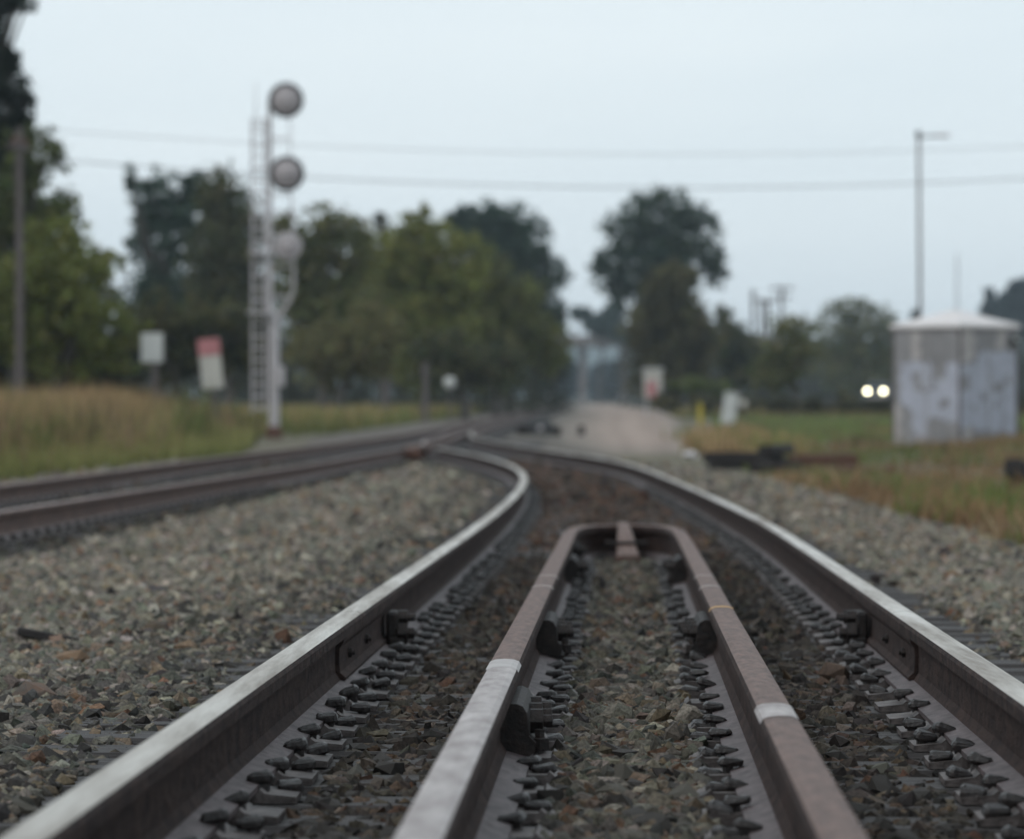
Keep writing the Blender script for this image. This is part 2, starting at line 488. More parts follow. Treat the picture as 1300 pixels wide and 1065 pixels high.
# slot per profile edge: 0 web, 1 running surface, 2 foot
RSEG = [0, 2, 2, 0, 0, 0, 0, 0, 0, 0, 1, 1, 1, 1, 0, 0, 0, 0, 0, 0, 0, 2, 2]
RH = .169
def sweep_rail(name, pts, mats, parent, prof=RAIL, seg=RSEG):
    """pts = list of (x, y, ztop) along the rail; section kept upright"""
    P = np.array(pts, float); n = len(P); k = len(prof)
    T = np.empty((n, 2)); T[1:-1] = P[2:, :2] - P[:-2, :2]; T[0] = P[1, :2] - P[0, :2]; T[-1] = P[-1, :2] - P[-2, :2]
    T /= np.linalg.norm(T, axis=1)[:, None]
    Nn = np.stack([T[:, 1], -T[:, 0]], -1)
    pr = np.array(prof)
    V = np.empty((n, k, 3))
    V[:, :, 0] = P[:, None, 0] + Nn[:, None, 0] * pr[None, :, 0]
    V[:, :, 1] = P[:, None, 1] + Nn[:, None, 1] * pr[None, :, 0]
    V[:, :, 2] = P[:, None, 2] - RH + pr[None, :, 1]
    b = MB()
    b.v = [tuple(q) for q in V.reshape(-1, 3)]
    for i in range(n - 1):
        for j in range(k):
            j2 = (j + 1) % k
            b.f.append((i * k + j, i * k + j2, (i + 1) * k + j2, (i + 1) * k + j)); b.m.append(seg[j]); b.sm.append(False)
    b.f.append(tuple(range(k))[::-1]); b.m.append(0); b.sm.append(False)
    b.f.append(tuple((n - 1) * k + j for j in range(k))); b.m.append(0); b.sm.append(False)
    return b.build(name, mats, parent)
def rail_pts(Xf, d0, d1, dz=0.0):
    ds = []
    d = d0
    while d < d1:
        ds.append(d); d += .5 if d < 45 else (1.5 if d < 120 else 6)
    ds.append(d1)
    return [(float(Xf(t)), t, float(ztop(t)) + dz) for t in ds]
RM = [M['web'], M['run'], M['foot']]

def tie_mesh(L_, w=.23, h=.18, name='tie', seed=0):
    r = random.Random(seed)
    b = MB(); n = 9; prof = [(-w / 2, -h), (w / 2, -h), (w / 2, -.012), (w / 2 - .014, 0), (.03, -.004), (-.02, -.003), (-w / 2 + .012, 0), (-w / 2, -.014)]
    vs = []; k = len(prof)
    for i in range(n):
        x = -L_ / 2 + L_ * i / (n - 1)
        for a, c in prof: vs.append((x + r.uniform(-.006, .006), a + r.uniform(-.005, .005), c + r.uniform(-.004, .003)))
    fs = [(i * k + j, i * k + (j + 1) % k, (i + 1) * k + (j + 1) % k, (i + 1) * k + j) for i in range(n - 1) for j in range(k)]
    fs += [tuple(range(k))[::-1], tuple((n - 1) * k + j for j in range(k))]
    b.add(vs, [q[::-1] for q in fs])
    return b.mesh(name, M['tie'])
TIES = [tie_mesh(2.6, w=.22 + .015 * (q % 3), seed=q) for q in range(5)]
TIES_L = [tie_mesh(3.9, seed=20 + q) for q in range(3)]
def plate_mesh(w, l):
    b = MB()
    b.prism([(-w / 2, 0), (w / 2, 0), (w / 2, .012), (.085, .018), (.075, .026), (.070, .020), (-.070, .020), (-.075, .026), (-.085, .018), (-w / 2, .012)], (0, -l / 2, 0), (0, l / 2, 0), (1, 0, 0), (0, 0, 1))
    return b.mesh('tie_plate', M['plate'])
PLATE = plate_mesh(.285, .16)
PLATE_G = plate_mesh(.20, .15)
def spike_mesh(seed):
    """cut spike: square shank, domed head overhanging to -x"""
    r = random.Random(seed); b = MB()
    lay = [(.010, .010, 0, -.024), (.010, .010, 0, .009), (.020, .014, -.006, .010), (.0240, .0175, -.007, .015), (.0240, .0175, -.007, .023), (.0205, .0145, -.007, .030), (.013, .008, -.006, .0335)]
    vs = []
    for hx, hy, ox, z in lay:
        for a, c in ((-1, -.72), (-.72, -1), (.72, -1), (1, -.72), (1, .72), (.72, 1), (-.72, 1), (-1, .72)):
            vs.append((ox + a * hx * 1.12 + r.uniform(-.0015, .0015), c * hy * 1.12 + r.uniform(-.0015, .0015), z * (1 + .12 * a) + r.uniform(-.002, .002)))
    fs = [(i * 8 + j, i * 8 + (j + 1) % 8, (i + 1) * 8 + (j + 1) % 8, (i + 1) * 8 + j) for i in range(len(lay) - 1) for j in range(8)]
    fs.append(tuple((len(lay) - 1) * 8 + j for j in range(8)))
    b.add(vs, fs)
    return b.mesh('spike', M['spike'])
SPIKES = [spike_mesh(q) for q in range(5)]

track = thing('railway_track', 'single railway track with guard rails inside, curving away between gravel shoulders', 'railway track', (float(XC(0)), 0, float(ztop(0)) - .37))
T0 = Vector(track.location)
def rel(pts): return [(a - T0.x, b - T0.y, c - T0.z) for a, b, c in pts]
JD = 11.25     # rail joint
for Xf in (XL, XR):
    sweep_rail('rail', rel(rail_pts(Xf, -6, JD - .004)), RM, track)
    sweep_rail('rail', rel(rail_pts(Xf, JD + .004, 64 if Xf is XL else 92)), RM, track)

# joint bars lying in the web of the running rails, with nuts
def joint_bar(parent, Xf, d0, d1, side, origin, long=True):
    x0, x1 = float(Xf(d0)), float(Xf(d1)); z0, z1 = float(ztop(d0)) - RH, float(ztop(d1)) - RH
    b = MB()
    prof = [(.009, .030), (.034, .0245), (.036, .031), (.021, .044), (.0185, .075), (.020, .106), (.030, .120), (.031, .1285), (.017, .1235), (.009, .11)]
    prof = [(side * a, c) for a, c in prof]
    if side < 0: prof = prof[::-1]
    p0 = Vector((x0, d0, z0)) - origin; p1 = Vector((x1, d1, z1)) - origin
    b.prism(prof[::-1], p0, p1, (1, 0, 0), (0, 0, 1))
    return b.build('joint_bar', M['web'], parent)
def nut_mesh():
    b = MB()
    b.lathe([(0, 0), (.024, 0), (.024, .028), (.012, .030), (.012, .05), (0, .052)], (0, 0, 0), axis='x', n=6, smooth=False)
    return b.mesh('bolt', M['iron'])
NUT = nut_mesh()
for Xf, side in ((XL, 1), (XR, -1)):
    jb = joint_bar(track, Xf, 10.55, 13.1, side, T0)
    for dd in (10.9, 11.6, 12.95):
        link('bolt', NUT, jb, loc=Vector((float(Xf(dd)) + side * .019, dd, float(ztop(dd)) - .093)) - T0, rot=(0, 0, 0 if side > 0 else math.pi), scl=(.35, .6, .6))
    # heavy clamp block with two big nuts
    dd = 12.45
    b = MB(); sx = side
    c = Vector((float(Xf(dd)), dd, float(ztop(dd)) - RH)) - T0
    b.box(c + Vector((sx * .050, 0, .066)), (.036, .17, .10), bev=.008)
    b.box(c + Vector((sx * .062, -.03, .028)), (.055, .13, .03), bev=.008)
    cb = b.build('rail_clamp', M['iron'], track)
    for q, (oy, oz, s_) in enumerate(((-.05, .098, 1.0), (.05, .095, 1.0), (-.06, .052, 1.55))):
        link('bolt', NUT, cb, loc=c + Vector((sx * .066, oy, oz)), rot=(0, 0, 0 if sx > 0 else math.pi), scl=(1.0, s_, s_))

# ties with plates and spikes
far_spk = MB()
d = 3.2; i = 0; n_sp = 0
tie_ds = []
while d < 60:
    tie_ds.append(d)
    d += .415 + random.uniform(-.02, .02); i += 1
def heading(Xf, d): return math.atan2(float(Xf(d + .5) - Xf(d - .5)), 1.0)
def plates_for(tie, Xf, d, inner_sign, guard, want_spikes, zt):
    """children of a tie in the tie's local frame (origin on tie top, x along the tie)"""
    pass
UGL = lambda d: float(XC(d)) - .268
UGR = lambda d: float(XC(d)) + .268
NOSE_D = 21.4
for i, d in enumerate(tie_ds):
    c = float(XC(d)); zt = float(ztop(d)) - TIE_DROP
    hd = heading(XC, d)
    yaw = -hd + random.uniform(-.012, .012)
    off = random.uniform(-.05, .05)
    tie = link('tie', TIES[i % 5], track, loc=Vector((c + off, d, zt)) - T0, rot=(random.uniform(-.01, .01), 0, yaw))
    def local(x, dz=0.0, dy=0.0): return ((x - c - off) / math.cos(yaw), dy, dz)
    seats = [(float(XL(d)), 0), (float(XR(d)), 0)]
    if d < NOSE_D - 1.3: seats += [(UGL(d), 1), (UGR(d), 1)]
    for xs, g in seats:
        if d < 45:
            link('tie_plate', PLATE_G if g else PLATE, tie, loc=local(xs + (0 if not g else (.042 if xs < c else -.042)), .001))
        spots = []
        if not g:
            for s in (-1, 1):
                spots += [(s, .077, -.035 * s + .01), (s, .122, .045 * s)]
        else:
            for s in (-1, 1): spots += [(s, .077, .03 * s)]
            inner = 1 if xs < c else -1
            spots += [(inner, .112, -.03)]
        for s, u, v in spots:
            if random.random() < .07: continue
            u += random.uniform(-.006, .006); v += random.uniform(-.02, .02)
            zz = (.018 if u < .1 else .005) + random.uniform(-.002, .010)
            if d < 12.6:
                link('spike', SPIKES[(i + n_sp) % 5], tie, loc=local(xs + s * u, zz, v), rot=(random.uniform(-.2, .2), random.uniform(-.16, .16), (0 if s > 0 else math.pi) + random.uniform(-.2, .2)), scl=(.9, .95, .72 if g else .88))
                n_sp += 1
            elif d < 42:
                far_spk.box(Vector((xs + s * u - s * .008, d + v, zt + zz + .020)) - T0, (.044, .036, .022), bev=.008)
o = far_spk.build('spike_rows', M['spike'], track); o['kind'] = 'stuff'

# ------------------------------------------------------------------ guard rails (two rails closing in a blunt nose)
guard = thing('guard_rail', 'brown rusted inner guard rail pair closing in a rounded nose', 'guard rail', (float(XC(5)), 5, float(ztop(5)) - RH - .02))
G0 = Vector(guard.location)
def grel(pts): return [(a - G0.x, b - G0.y, c - G0.z) for a, b, c in pts]
GM = [M['web'], M['guard_top'], M['foot']]
GDZ = -.006
def guard_pts(side, d0, d1):
    out = []; d = d0
    while d < d1: out.append((float(XC(d)) + side * .268, d, float(ztop(d)) + GDZ)); d += .5
    out.append((float(XC(d1)) + side * .268, d1, float(ztop(d1)) + GDZ))
    return out
def nose_pts(side):
    out = []
    for dd, u in ((18.9, .268), (19.4, .268), (19.9, .267), (20.35, .262), (20.7, .252), (21.0, .235), (21.22, .208), (21.36, .17), (21.46, .11), (21.50, .05), (21.51, .006)):
        out.append((float(XC(dd)) + side * u, dd, float(ztop(dd)) + GDZ))
    return out
GJL, GJR = 8.72, 7.05
sweep_rail('rail', grel([(x + .004, y, z + .004) for x, y, z in guard_pts(-1, -4, GJL - .006)]), [M['web'], M['white_paint'], M['foot']], guard)['label'] = 'white painted near length of guard rail'
sweep_rail('rail', grel(guard_pts(-1, GJL + .006, 18.9) + nose_pts(-1)[1:]), GM, guard)
sweep_rail('rail', grel(guard_pts(1, -4, 18.9) + nose_pts(1)[1:]), GM, guard)
def paint_band(side, d0, d1, m):
    prof = [(a * 1.025, c + .0012) for a, c in RAIL[9:16]]
    P0 = Vector((float(XC(d0)) + side * .268, d0, float(ztop(d0)) + GDZ - RH)) - G0
    P1 = Vector((float(XC(d1)) + side * .268, d1, float(ztop(d1)) + GDZ - RH)) - G0
    b = MB(); n = len(prof)
    vs = [P0 + Vector((a, 0, c)) for a, c in prof] + [P1 + Vector((a, 0, c)) for a, c in prof]
    b.add(vs, [(k, k + 1, n + k + 1, n + k) for k in range(n - 1)])
    b.build('paint_mark', m, guard)
paint_band(1, 7.28, 7.62, M['white_paint'])
for s in (-1, 1):
    paint_band(s, 13.14, 13.22, M['chalk']); paint_band(s, 14.07, 14.14, M['chalk'])
paint_band(1, 11.62, 11.70, M['yellow_paint'])
paint_band(-1, 8.735, 9.05, mat('thin_grey_paint', (.30, .27, .26), .5, noise=(.40, .37, .36), scale=14))
# blunt point casting in the middle of the nose
b = MB()
pc = Vector((float(XC(21.3)), 21.3, float(ztop(21.3)) + GDZ)) - G0
zb = -RH
sec = [(-.80, .056, zb + .012, -.125), (-.55, .048, zb + .012, -.085), (-.28, .040, zb + .012, -.035), (-.02, .031, zb + .012, -.002), (.14, .027, zb + .012, .012), (.34, .020, zb + .012, -.006)]
vs = []
for yy, hw, z0, z1 in sec:
    vs += [pc + Vector((-hw * 1.15, yy, z0)), pc + Vector((hw * 1.15, yy, z0)), pc + Vector((hw, yy, z1 - .008)), pc + Vector((hw * .75, yy, z1)), pc + Vector((-hw * .75, yy, z1)), pc + Vector((-hw, yy, z1 - .008))]
fs = [(i * 6 + j, (i + 1) * 6 + j, (i + 1) * 6 + (j + 1) % 6, i * 6 + (j + 1) % 6) for i in range(len(sec) - 1) for j in range(6)]
fs += [(0, 1, 2, 3, 4, 5), tuple(len(vs) - 6 + j for j in range(6))[::-1]]
b.add(vs, [q[::-1] for q in fs])
pt = b.build('nose_point', M['guard_top'], guard)
b = MB(); b.box(pc + Vector((0, -.52, -.072)), (.22, .035, .014), bev=.005); b.build('strap', M['iron'], pt)
# base plate under the nose
b = MB()
vs = []; n = 16
cz = float(ztop(20.8)) + GDZ - RH - G0.z + .004
for k in range(n + 1):
    a = math.pi * k / n
    for r_ in (.17, .30):
        dd = 20.2 + 1.35 * math.sin(a) * (r_ / .30)
        vs.append((float(XC(dd)) - G0.x + r_ * math.cos(a), dd - G0.y, cz + float(ztop(dd) - ztop(20.8))))
b.add(vs, [(2 * k, 2 * k + 1, 2 * k + 3, 2 * k + 2) for k in range(n)])
b.build('nose_plate', M['plate'], guard)
# braces bolted on the inner side
def brace(side, d, big=1.0):
    s = -side                     # towards the middle
    c = Vector((float(XC(d)) + side * .268, d, float(ztop(d)) + GDZ - RH)) - G0
    b = MB()
    prof = [(.010, .030), (.070 * big, .019), (.082 * big, .028), (.084 * big, .046), (.070 * big, .060), (.066 * big, .105), (.058 * big, .119), (.045 * big, .1245), (.016, .1235), (.009, .11)]
    prof = [(s * a, q) for a, q in prof]
    if s > 0: prof = prof[::-1]
    sl = (float(XC(d + .5)) - float(XC(d)))
    b.prism(prof, c + Vector((-sl * .5, -.26, 0)), c + Vector((sl * .5, .26, 0)), (1, 0, 0), (0, 0, 1))
    o = b.build('brace', M['iron'], guard)
    b2 = MB()
    b2.box(c + Vector((s * .052 * big, .30, .088)), (.05, .10, .035), bev=.006)
    b2.box(c + Vector((s * .078 * big, .02, .026)), (.05, .12, .03), bev=.006)
    b2.build('clip', M['plate'], o)
    for oy, oz in ((-.19, .085), (-.02, .085), (.16, .085)):
        link('bolt', NUT, o, loc=c + Vector((s * .066 * big, oy, oz)), rot=(0, 0, 0 if s > 0 else math.pi), scl=(.9, 1.15, 1.15))
    link('bolt', NUT, o, loc=c + Vector((s * .085 * big, -.22, .03)), rot=(0, -math.pi / 2, 0), scl=(.8, .9, .9))
brace(-1, 8.55, 1.0)
for s in (-1, 1):
    brace(s, 12.1); brace(s, 17.6, .95)
brace(-1, 19.9, .6)

# ------------------------------------------------------------------ left main track
main = thing('railway_track', 'straighter railway track on the left, running on past the signal mast', 'railway track', (float(XM(20)), 20, float(ztop(20)) - .37))
T1 = Vector(main.location)
def rel1(pts): return [(a - T1.x, b - T1.y, c - T1.z) for a, b, c in pts]
RM2 = [mat('rusty_web', (.060, .038, .032), .8, noise=(.115, .068, .056), bump=.3, scale=10, stretch=(1, .3, 1), spec=.25), mat('dull_running_surface', (.15, .105, .092), .55, .0, noise=(.24, .175, .155), scale=3, stretch=(4, .5, 4), spec=.5), mat('dark_foot', (.075, .055, .052), .6, noise=(.12, .092, .088), scale=20, spec=.4)]
sweep_rail('rail', rel1(rail_pts(XML, 6, 640)), RM2, main)
sweep_rail('rail', rel1(rail_pts(XMR, 6, 640)), RM2, main)
sweep_rail('rail', rel1(rail_pts(XL, 66.5, 200)), RM2, main)     # closure rail of the junction
# frog casting where the rails cross
fd = 65.4
b = MB()
fc = Vector((float(XMR(fd)), fd, float(ztop(fd)))) - T1
b.add([fc + Vector(p) for p in ((-.05, -2.2, -.004), (.17, -2.2, -.004), (.09, 1.4, -.004), (-.09, 1.4, -.004), (-.09, -2.2, -.16), (.22, -2.2, -.16), (.13, 1.4, -.16), (-.13, 1.4, -.16))],
      [(0, 1, 2, 3), (4, 7, 6, 5), (0, 4, 5, 1), (1, 5, 6, 2), (2, 6, 7, 3), (3, 7, 4, 0)])
b.build('frog', M['rust'], main)
far_ties = MB()
d = 17.0; i = 0
while d < 330:
    long_ = 58 < d < 92
    c = float(XM(d)) + (.45 if long_ else 0)
    if d < 120:
        yaw = -heading(XM, d) + random.uniform(-.015, .015)
        tie = link('tie', (TIES_L[i % 3] if long_ else TIES[i % 5]), main, loc=Vector((c, d, float(ztop(d)) - TIE_DROP)) - T1, rot=(0, 0, yaw))
        if d < 48:
            for xs in (float(XML(d)), float(XMR(d))): link('tie_plate', PLATE, tie, loc=(xs - c, 0, .001))
    else:
        far_ties.box(Vector((c, d, float(ztop(d)) - TIE_DROP - .09)) - T1, (2.6, .23, .18))
    d += .52 + random.uniform(-.03, .03); i += 1
o = far_ties.build('far_ties', M['tie'], main); o['kind'] = 'stuff'
main_spk = MB()
for d in np.arange(20, 42, .52):
    for Xf in (XML, XMR):
        for s in (-1, 1):
            main_spk.box(Vector((float(Xf(d)) + s * .083, d, float(ztop(d)) - TIE_DROP + .036)) - T1, (.045, .05, .028), bev=.008)
o = main_spk.build('spike_rows', M['spike'], main); o['kind'] = 'stuff'

# ------------------------------------------------------------------ ballast stones
ICO_V = []
_p = (1 + 5 ** .5) / 2
for a, b_ in ((1, _p), (-1, _p), (1, -_p), (-1, -_p)):
    ICO_V += [(0, a, b_), (a, b_, 0), (b_, 0, a)]
ICO_V = np.array(ICO_V, float); ICO_V /= np.linalg.norm(ICO_V[0])
def hull_faces(Vv):
    n = len(Vv); fs = []
    for i in range(n):
        for j in range(i + 1, n):
            for k in range(j + 1, n):
                nrm = np.cross(Vv[j] - Vv[i], Vv[k] - Vv[i]); s = (Vv - Vv[i]) @ nrm
                if np.all(s <= 1e-9): fs.append((i, j, k))
                elif np.all(s >= -1e-9): fs.append((i, k, j))
    return np.array(fs)
ICO_F = hull_faces(ICO_V)
NT = 28
PAL_TINT = np.array([1.03, .98, .925])
STONE_T = []
for q in range(NT):
    v = ICO_V * (1 + rng.uniform(-.34, .28, (12, 1))) + rng.normal(0, .12, (12, 3))
    v *= np.array([rng.uniform(.85, 1.35), rng.uniform(.75, 1.1), rng.uniform(.5, .85)])
    STONE_T.append(v)
STONE_T = np.array(STONE_T)
PAL = np.array([(.150, .142, .120), (.100, .096, .084), (.220, .202, .170), (.050, .047, .045), (.185, .142, .102), (.150, .088, .058), (.320, .294, .255), (.118, .122, .104)]) * PAL_TINT
PALW_OUT = np.array([.28, .17, .20, .09, .10, .035, .055, .07])
PALW_MID = np.array([.25, .18, .18, .10, .14, .06, .05, .04])
PALW_DIRTY = np.array([.18, .30, .06, .26, .11, .035, .015, .04])
PALW_RUST = np.array([.12, .24, .05, .24, .20, .13, .01, .01])
def rand_rot(n):
    q = rng.normal(size=(n, 4)); q /= np.linalg.norm(q, axis=1)[:, None]
    w, x, y, z = q.T
    return np.stack([1 - 2 * (y*y + z*z), 2 * (x*y - z*w), 2 * (x*z + y*w), 2 * (x*y + z*w), 1 - 2 * (x*x + z*z), 2 * (y*z - x*w), 2 * (x*z - y*w), 2 * (y*z + x*w), 1 - 2 * (x*x + y*y)], -1).reshape(n, 3, 3)
tie_arr = np.array(tie_ds)
def sample_stones(d0, d1, dens, smin, smax):
    area_pts = []
    lo = np.minimum(XML(d0), -4.2) ; 
    # candidate box in x: camera wedge with generous margins
    xmin = -(.128 * d1 + 1.0); xmax = .128 * d1 + 1.1
    n = int((xmax - xmin) * (d1 - d0) * dens)
    X = rng.uniform(xmin, xmax, n); D = rng.uniform(d0, d1, n)
    k = (X > -(.128 * D + 1.0)) & (X < .128 * D + 1.1)
    X = X[k]; D = D[k]
    xl, xr, c = XL(D), XR(D), XC(D)
    ml, mr = XML(D), XMR(D)
    edge_r = np.maximum(xr, mr) + 1.75 + rng.normal(0, .18, len(X)); edge_l = ml - 1.6
    keep = (X < edge_r) & (X > edge_l)
    # stay off rails and plates
    inside = (X > xl) & (X < xr)
    few = rng.uniform(size=len(X)) < .55
    keep &= ~((np.abs(X - xl) < np.where(X > xl, .150, .17)) | (np.abs(X - xr) < np.where(X < xr, .150, .17))) | (few & (np.abs(X - xl) > .098) & (np.abs(X - xr) > .098) & (X > xl) & (X < xr))
    ing = D < NOSE_D
    ug = np.abs(np.abs(X - c) - .268)
    inner_g = np.abs(X - c) < .268
    keep &= ~(ing & (ug < np.where(inner_g, .118, .085)))
    keep &= ~((np.abs(X - ml) < .20) | (np.abs(X - mr) < .20))
    # ties stay visible outside the running rails and in the left track
    nt_ = tie_arr[np.clip(np.searchsorted(tie_arr, D), 1, len(tie_arr) - 1)]; pt_ = tie_arr[np.clip(np.searchsorted(tie_arr, D) - 1, 0, len(tie_arr) - 1)]
    td = np.minimum(np.abs(nt_ - D), np.abs(D - pt_))
    outer = ((X < xl) & (X > xl - .20 - rng.uniform(0, .22, len(X)))) | ((X > xr) & (X < xr + .30 + rng.uniform(0, .25, len(X))))
    keep &= ~(outer & ((td < .15) | (rng.uniform(size=len(X)) < .25)) & (rng.uniform(size=len(X)) < .93))
    keep &= ~(inside & (D > NOSE_D + .3) & (td < .13) & (rng.uniform(size=len(X)) < .75))
    inmain = (X > ml - .55) & (X < mr + .42)
    keep &= ~(inmain & (rng.uniform(size=len(X)) < .55))
    X, D = X[keep], D[keep]
    xl, xr, c, ml, mr = XL(D), XR(D), XC(D), XML(D), XMR(D)
    n = len(X)
    size = rng.uniform(smin, smax, n) * np.where(rng.uniform(size=n) < .12, 1.45, 1.0)
    inside = (X > xl - .15) & (X < xr + .15)
    in_g = (np.abs(X - c) < .27) & (D < NOSE_D)
    strip = ((np.abs(X - xl) < .165) | (np.abs(X - xr) < .165)) & (X > xl) & (X < xr)
    size = np.where(strip, size * .72, size)
    # colours
    u = rng.uniform(size=n)
    col = np.empty((n, 3))
    def pick(w):
        cw = np.cumsum(w / w.sum()); return PAL[np.searchsorted(cw, u).clip(0, 7)]
    a, bb, cc, dd_ = pick(PALW_OUT), pick(PALW_MID), pick(PALW_DIRTY), pick(PALW_RUST)
    col[:] = a
    col[in_g] = bb[in_g] * .78
    dirty = inside & ~in_g & (D < NOSE_D + 1)
    col[dirty] = cc[dirty] * np.array([.52, .46, .44])
    rustz = inside & (D >= NOSE_D + 1)
    col[rustz] = dd_[rustz] * np.array([.72, .58, .55])
    col[strip] *= .55
    # grime next to the rails outside
    nearrail = (~inside) & ((X > xl - .75) & (X < xl) | (X < xr + .45) & (X > xr))
    m_ = nearrail & (rng.uniform(size=n) < .6)
    col[m_] = cc[m_] * .7
    inm = (X > ml - .5) & (X < mr + .5)
    col[inm] = cc[inm] * .6
    # stones outside the rails grow paler with distance, darker close by
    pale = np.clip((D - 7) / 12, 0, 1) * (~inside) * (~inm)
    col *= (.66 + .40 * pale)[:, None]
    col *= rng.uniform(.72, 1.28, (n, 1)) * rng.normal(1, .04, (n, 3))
    Z = ztop(D) - BED_DROP + size * rng.uniform(.05, .55, n) + .006
    e = np.maximum(X - (np.maximum(xr, mr) + 1.45), ml - 1.55 - X)
    Z -= .16 * np.clip(e / .8, 0, 1)
    outer = ((X < xl) & (X > xl - .34)) | ((X > xr) & (X < xr + .42))
    Z -= np.where(outer, .022, 0)
    Z += np.where(in_g, .012, 0) + np.where(inside & ~in_g, -.004, 0)
    Z += .012 * np.sin(X * 3.2 + D * 2.2) * (~inside)
    return X, D, Z, size, col
OCT_V = np.array([(1, 0, 0), (-1, 0, 0), (0, 1, 0), (0, -1, 0), (0, 0, 1), (0, 0, -1)], float)
OCT_F = hull_faces(OCT_V)
OCT_T = np.array([(OCT_V * (1 + rng.uniform(-.3, .3, (6, 1))) + rng.normal(0, .22, (6, 3))) * np.array([rng.uniform(.95, 1.4), rng.uniform(.85, 1.2), rng.uniform(.7, 1.0)]) for _ in range(NT)])
def build_stones(X, D, Z, size, col, name, parent, T=STONE_T, TF=ICO_F):
    n = len(X); nv = T.shape[1]
    t = rng.integers(0, NT, n)
    Rm = rand_rot(n)
    # lay most stones on their flat side
    yaw = rng.uniform(0, 2 * math.pi, n); flat = rng.uniform(size=n) < .6
    cy, sy = np.cos(yaw), np.sin(yaw); tilt = rng.normal(0, .3, n); ct, st = np.cos(tilt), np.sin(tilt)
    Rz = np.zeros((n, 3, 3)); Rz[:, 0, 0] = cy; Rz[:, 0, 1] = -sy * ct; Rz[:, 0, 2] = sy * st; Rz[:, 1, 0] = sy; Rz[:, 1, 1] = cy * ct; Rz[:, 1, 2] = -cy * st; Rz[:, 2, 1] = st; Rz[:, 2, 2] = ct
    Rm[flat] = Rz[flat]
    V = np.einsum('nij,nkj->nki', Rm, T[t]) * size[:, None, None]
    V += np.stack([X, D, Z], -1)[:, None, :]
    Fc = (TF[None] + (np.arange(n) * nv)[:, None, None]).reshape(-1, 3)
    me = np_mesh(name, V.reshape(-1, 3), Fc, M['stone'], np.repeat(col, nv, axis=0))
    o = link(name, me, parent); o['kind'] = 'stuff'
    return o
parts_ = [sample_stones(4.2, 7.5, 2600, .010, .023), sample_stones(7.5, 13, 2000, .011, .025), sample_stones(13, 21.5, 1500, .012, .024), sample_stones(21.5, 36, 480, .015, .030), sample_stones(36, 62, 90, .028, .048)]
SX, SD, SZ, SS, SC = [np.concatenate([p[q] for p in parts_]) for q in range(5)]
# the 300 stones that show largest become parts of their own
score = SS / SD * ((np.abs(SX) < .118 * SD) & (SD > 5.4) & (SD < 12))
big = np.argsort(-score)[:300]
mask = np.ones(len(SX), bool); mask[big] = False
m1 = mask & (SD < 13); m2 = mask & (SD >= 13)
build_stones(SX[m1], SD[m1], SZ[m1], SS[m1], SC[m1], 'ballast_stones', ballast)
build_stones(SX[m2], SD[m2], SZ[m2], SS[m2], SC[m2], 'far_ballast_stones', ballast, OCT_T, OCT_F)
STONE_PAL_M = [mat('single_stone', tuple(c * 1.0), .82, noise=tuple(c * .6), bump=.4, scale=45, spec=.35) for c in PAL]
SM = {}
for k, bi in enumerate(big):
    ci = int(np.argmin(((PAL - SC[bi]) ** 2).sum(1))); ti = k % 14
    if (ti, ci) not in SM:
        SM[(ti, ci)] = np_mesh('stone', STONE_T[ti], ICO_F, STONE_PAL_M[ci])
    s = float(SS[bi])
    link('stone', SM[(ti, ci)], ballast, loc=(float(SX[bi]), float(SD[bi]), float(SZ[bi])), rot=(random.uniform(-.4, .4), random.uniform(-.4, .4), random.uniform(0, 6.28)), scl=(s, s, s))

# ------------------------------------------------------------------ single rocks and scraps on the ballast
def rock(name, label, cat, x, d, size, col, col2, seed, squash=(1, 1, .6), sink=.3):
    r = np.random.default_rng(seed)
    v = ICO_V * (1 + r.uniform(-.25, .25, (12, 1))) * np.array(squash)
    f = hull_faces(v)
    me = np_mesh(name, v * size, f, mat(name + '_stone', col, .85, noise=col2, bump=.6, scale=22, spec=.3))
    o = link(name, me, None, loc=(x, d, float(ztop(d)) - BED_DROP + size * squash[2] * (1 - sink)), rot=(0, 0, seed * 1.7))
    tag(o, label, cat)
    return o
def on_bed(x, y):
    d = y2d(y, BED_DROP - .02); return px(x, d), d
x_, d_ = on_bed(1060, 862); rock('rock', 'brown angular rock beside the right rail, larger than the ballast', 'rock', x_, d_, .062, (.11, .072, .05), (.06, .042, .034), 3, (1.0, .8, .62), .1)
x_, d_ = on_bed(45, 888); rock('rock', 'grey rock with rusty top at the lower left', 'rock', x_, d_, .056, (.14, .085, .06), (.11, .10, .09), 5, (1.2, .9, .7), .2)
x_, d_ = on_bed(92, 836); rock('rock', 'flat tan orange rock on the left ballast', 'rock', x_, d_, .060, (.20, .125, .075), (.13, .09, .06), 8, (1.2, .9, .45), .2)
x_, d_ = on_bed(133, 858); rock('rock', 'pinkish brown flat rock right of the tan one', 'rock', x_, d_, .052, (.18, .105, .075), (.10, .08, .065), 12, (1.1, .9, .5), .2)
x_, d_ = on_bed(197, 806); rock('rock', 'dark brown lump standing proud of the grey ballast', 'rock', x_, d_, .045, (.085, .06, .038), (.05, .04, .03), 15, (1.0, .9, .85), .1)
x_, d_ = on_bed(876, 581); rock('rock', 'small white rock beside the pile of old ties', 'rock', x_, d_, .14, (.55, .52, .52), (.45, .43, .43), 18, (1.2, .9, .6), .2)
x_, d_ = on_bed(57, 812)
b = MB(); b.box((0, 0, .02), (.19, .03, .028), rot=Matrix.Rotation(.16, 3, 'Y') @ Matrix.Rotation(-.3, 3, 'Z'), bev=.005)
tag(b.build('wood_splinter', M['old_wood'], None, loc=(x_, d_, float(ztop(d_)) - BED_DROP + .012)), 'dark splinter of wood lying on the left ballast', 'wood scrap')
x_, d_ = on_bed(432, 628)
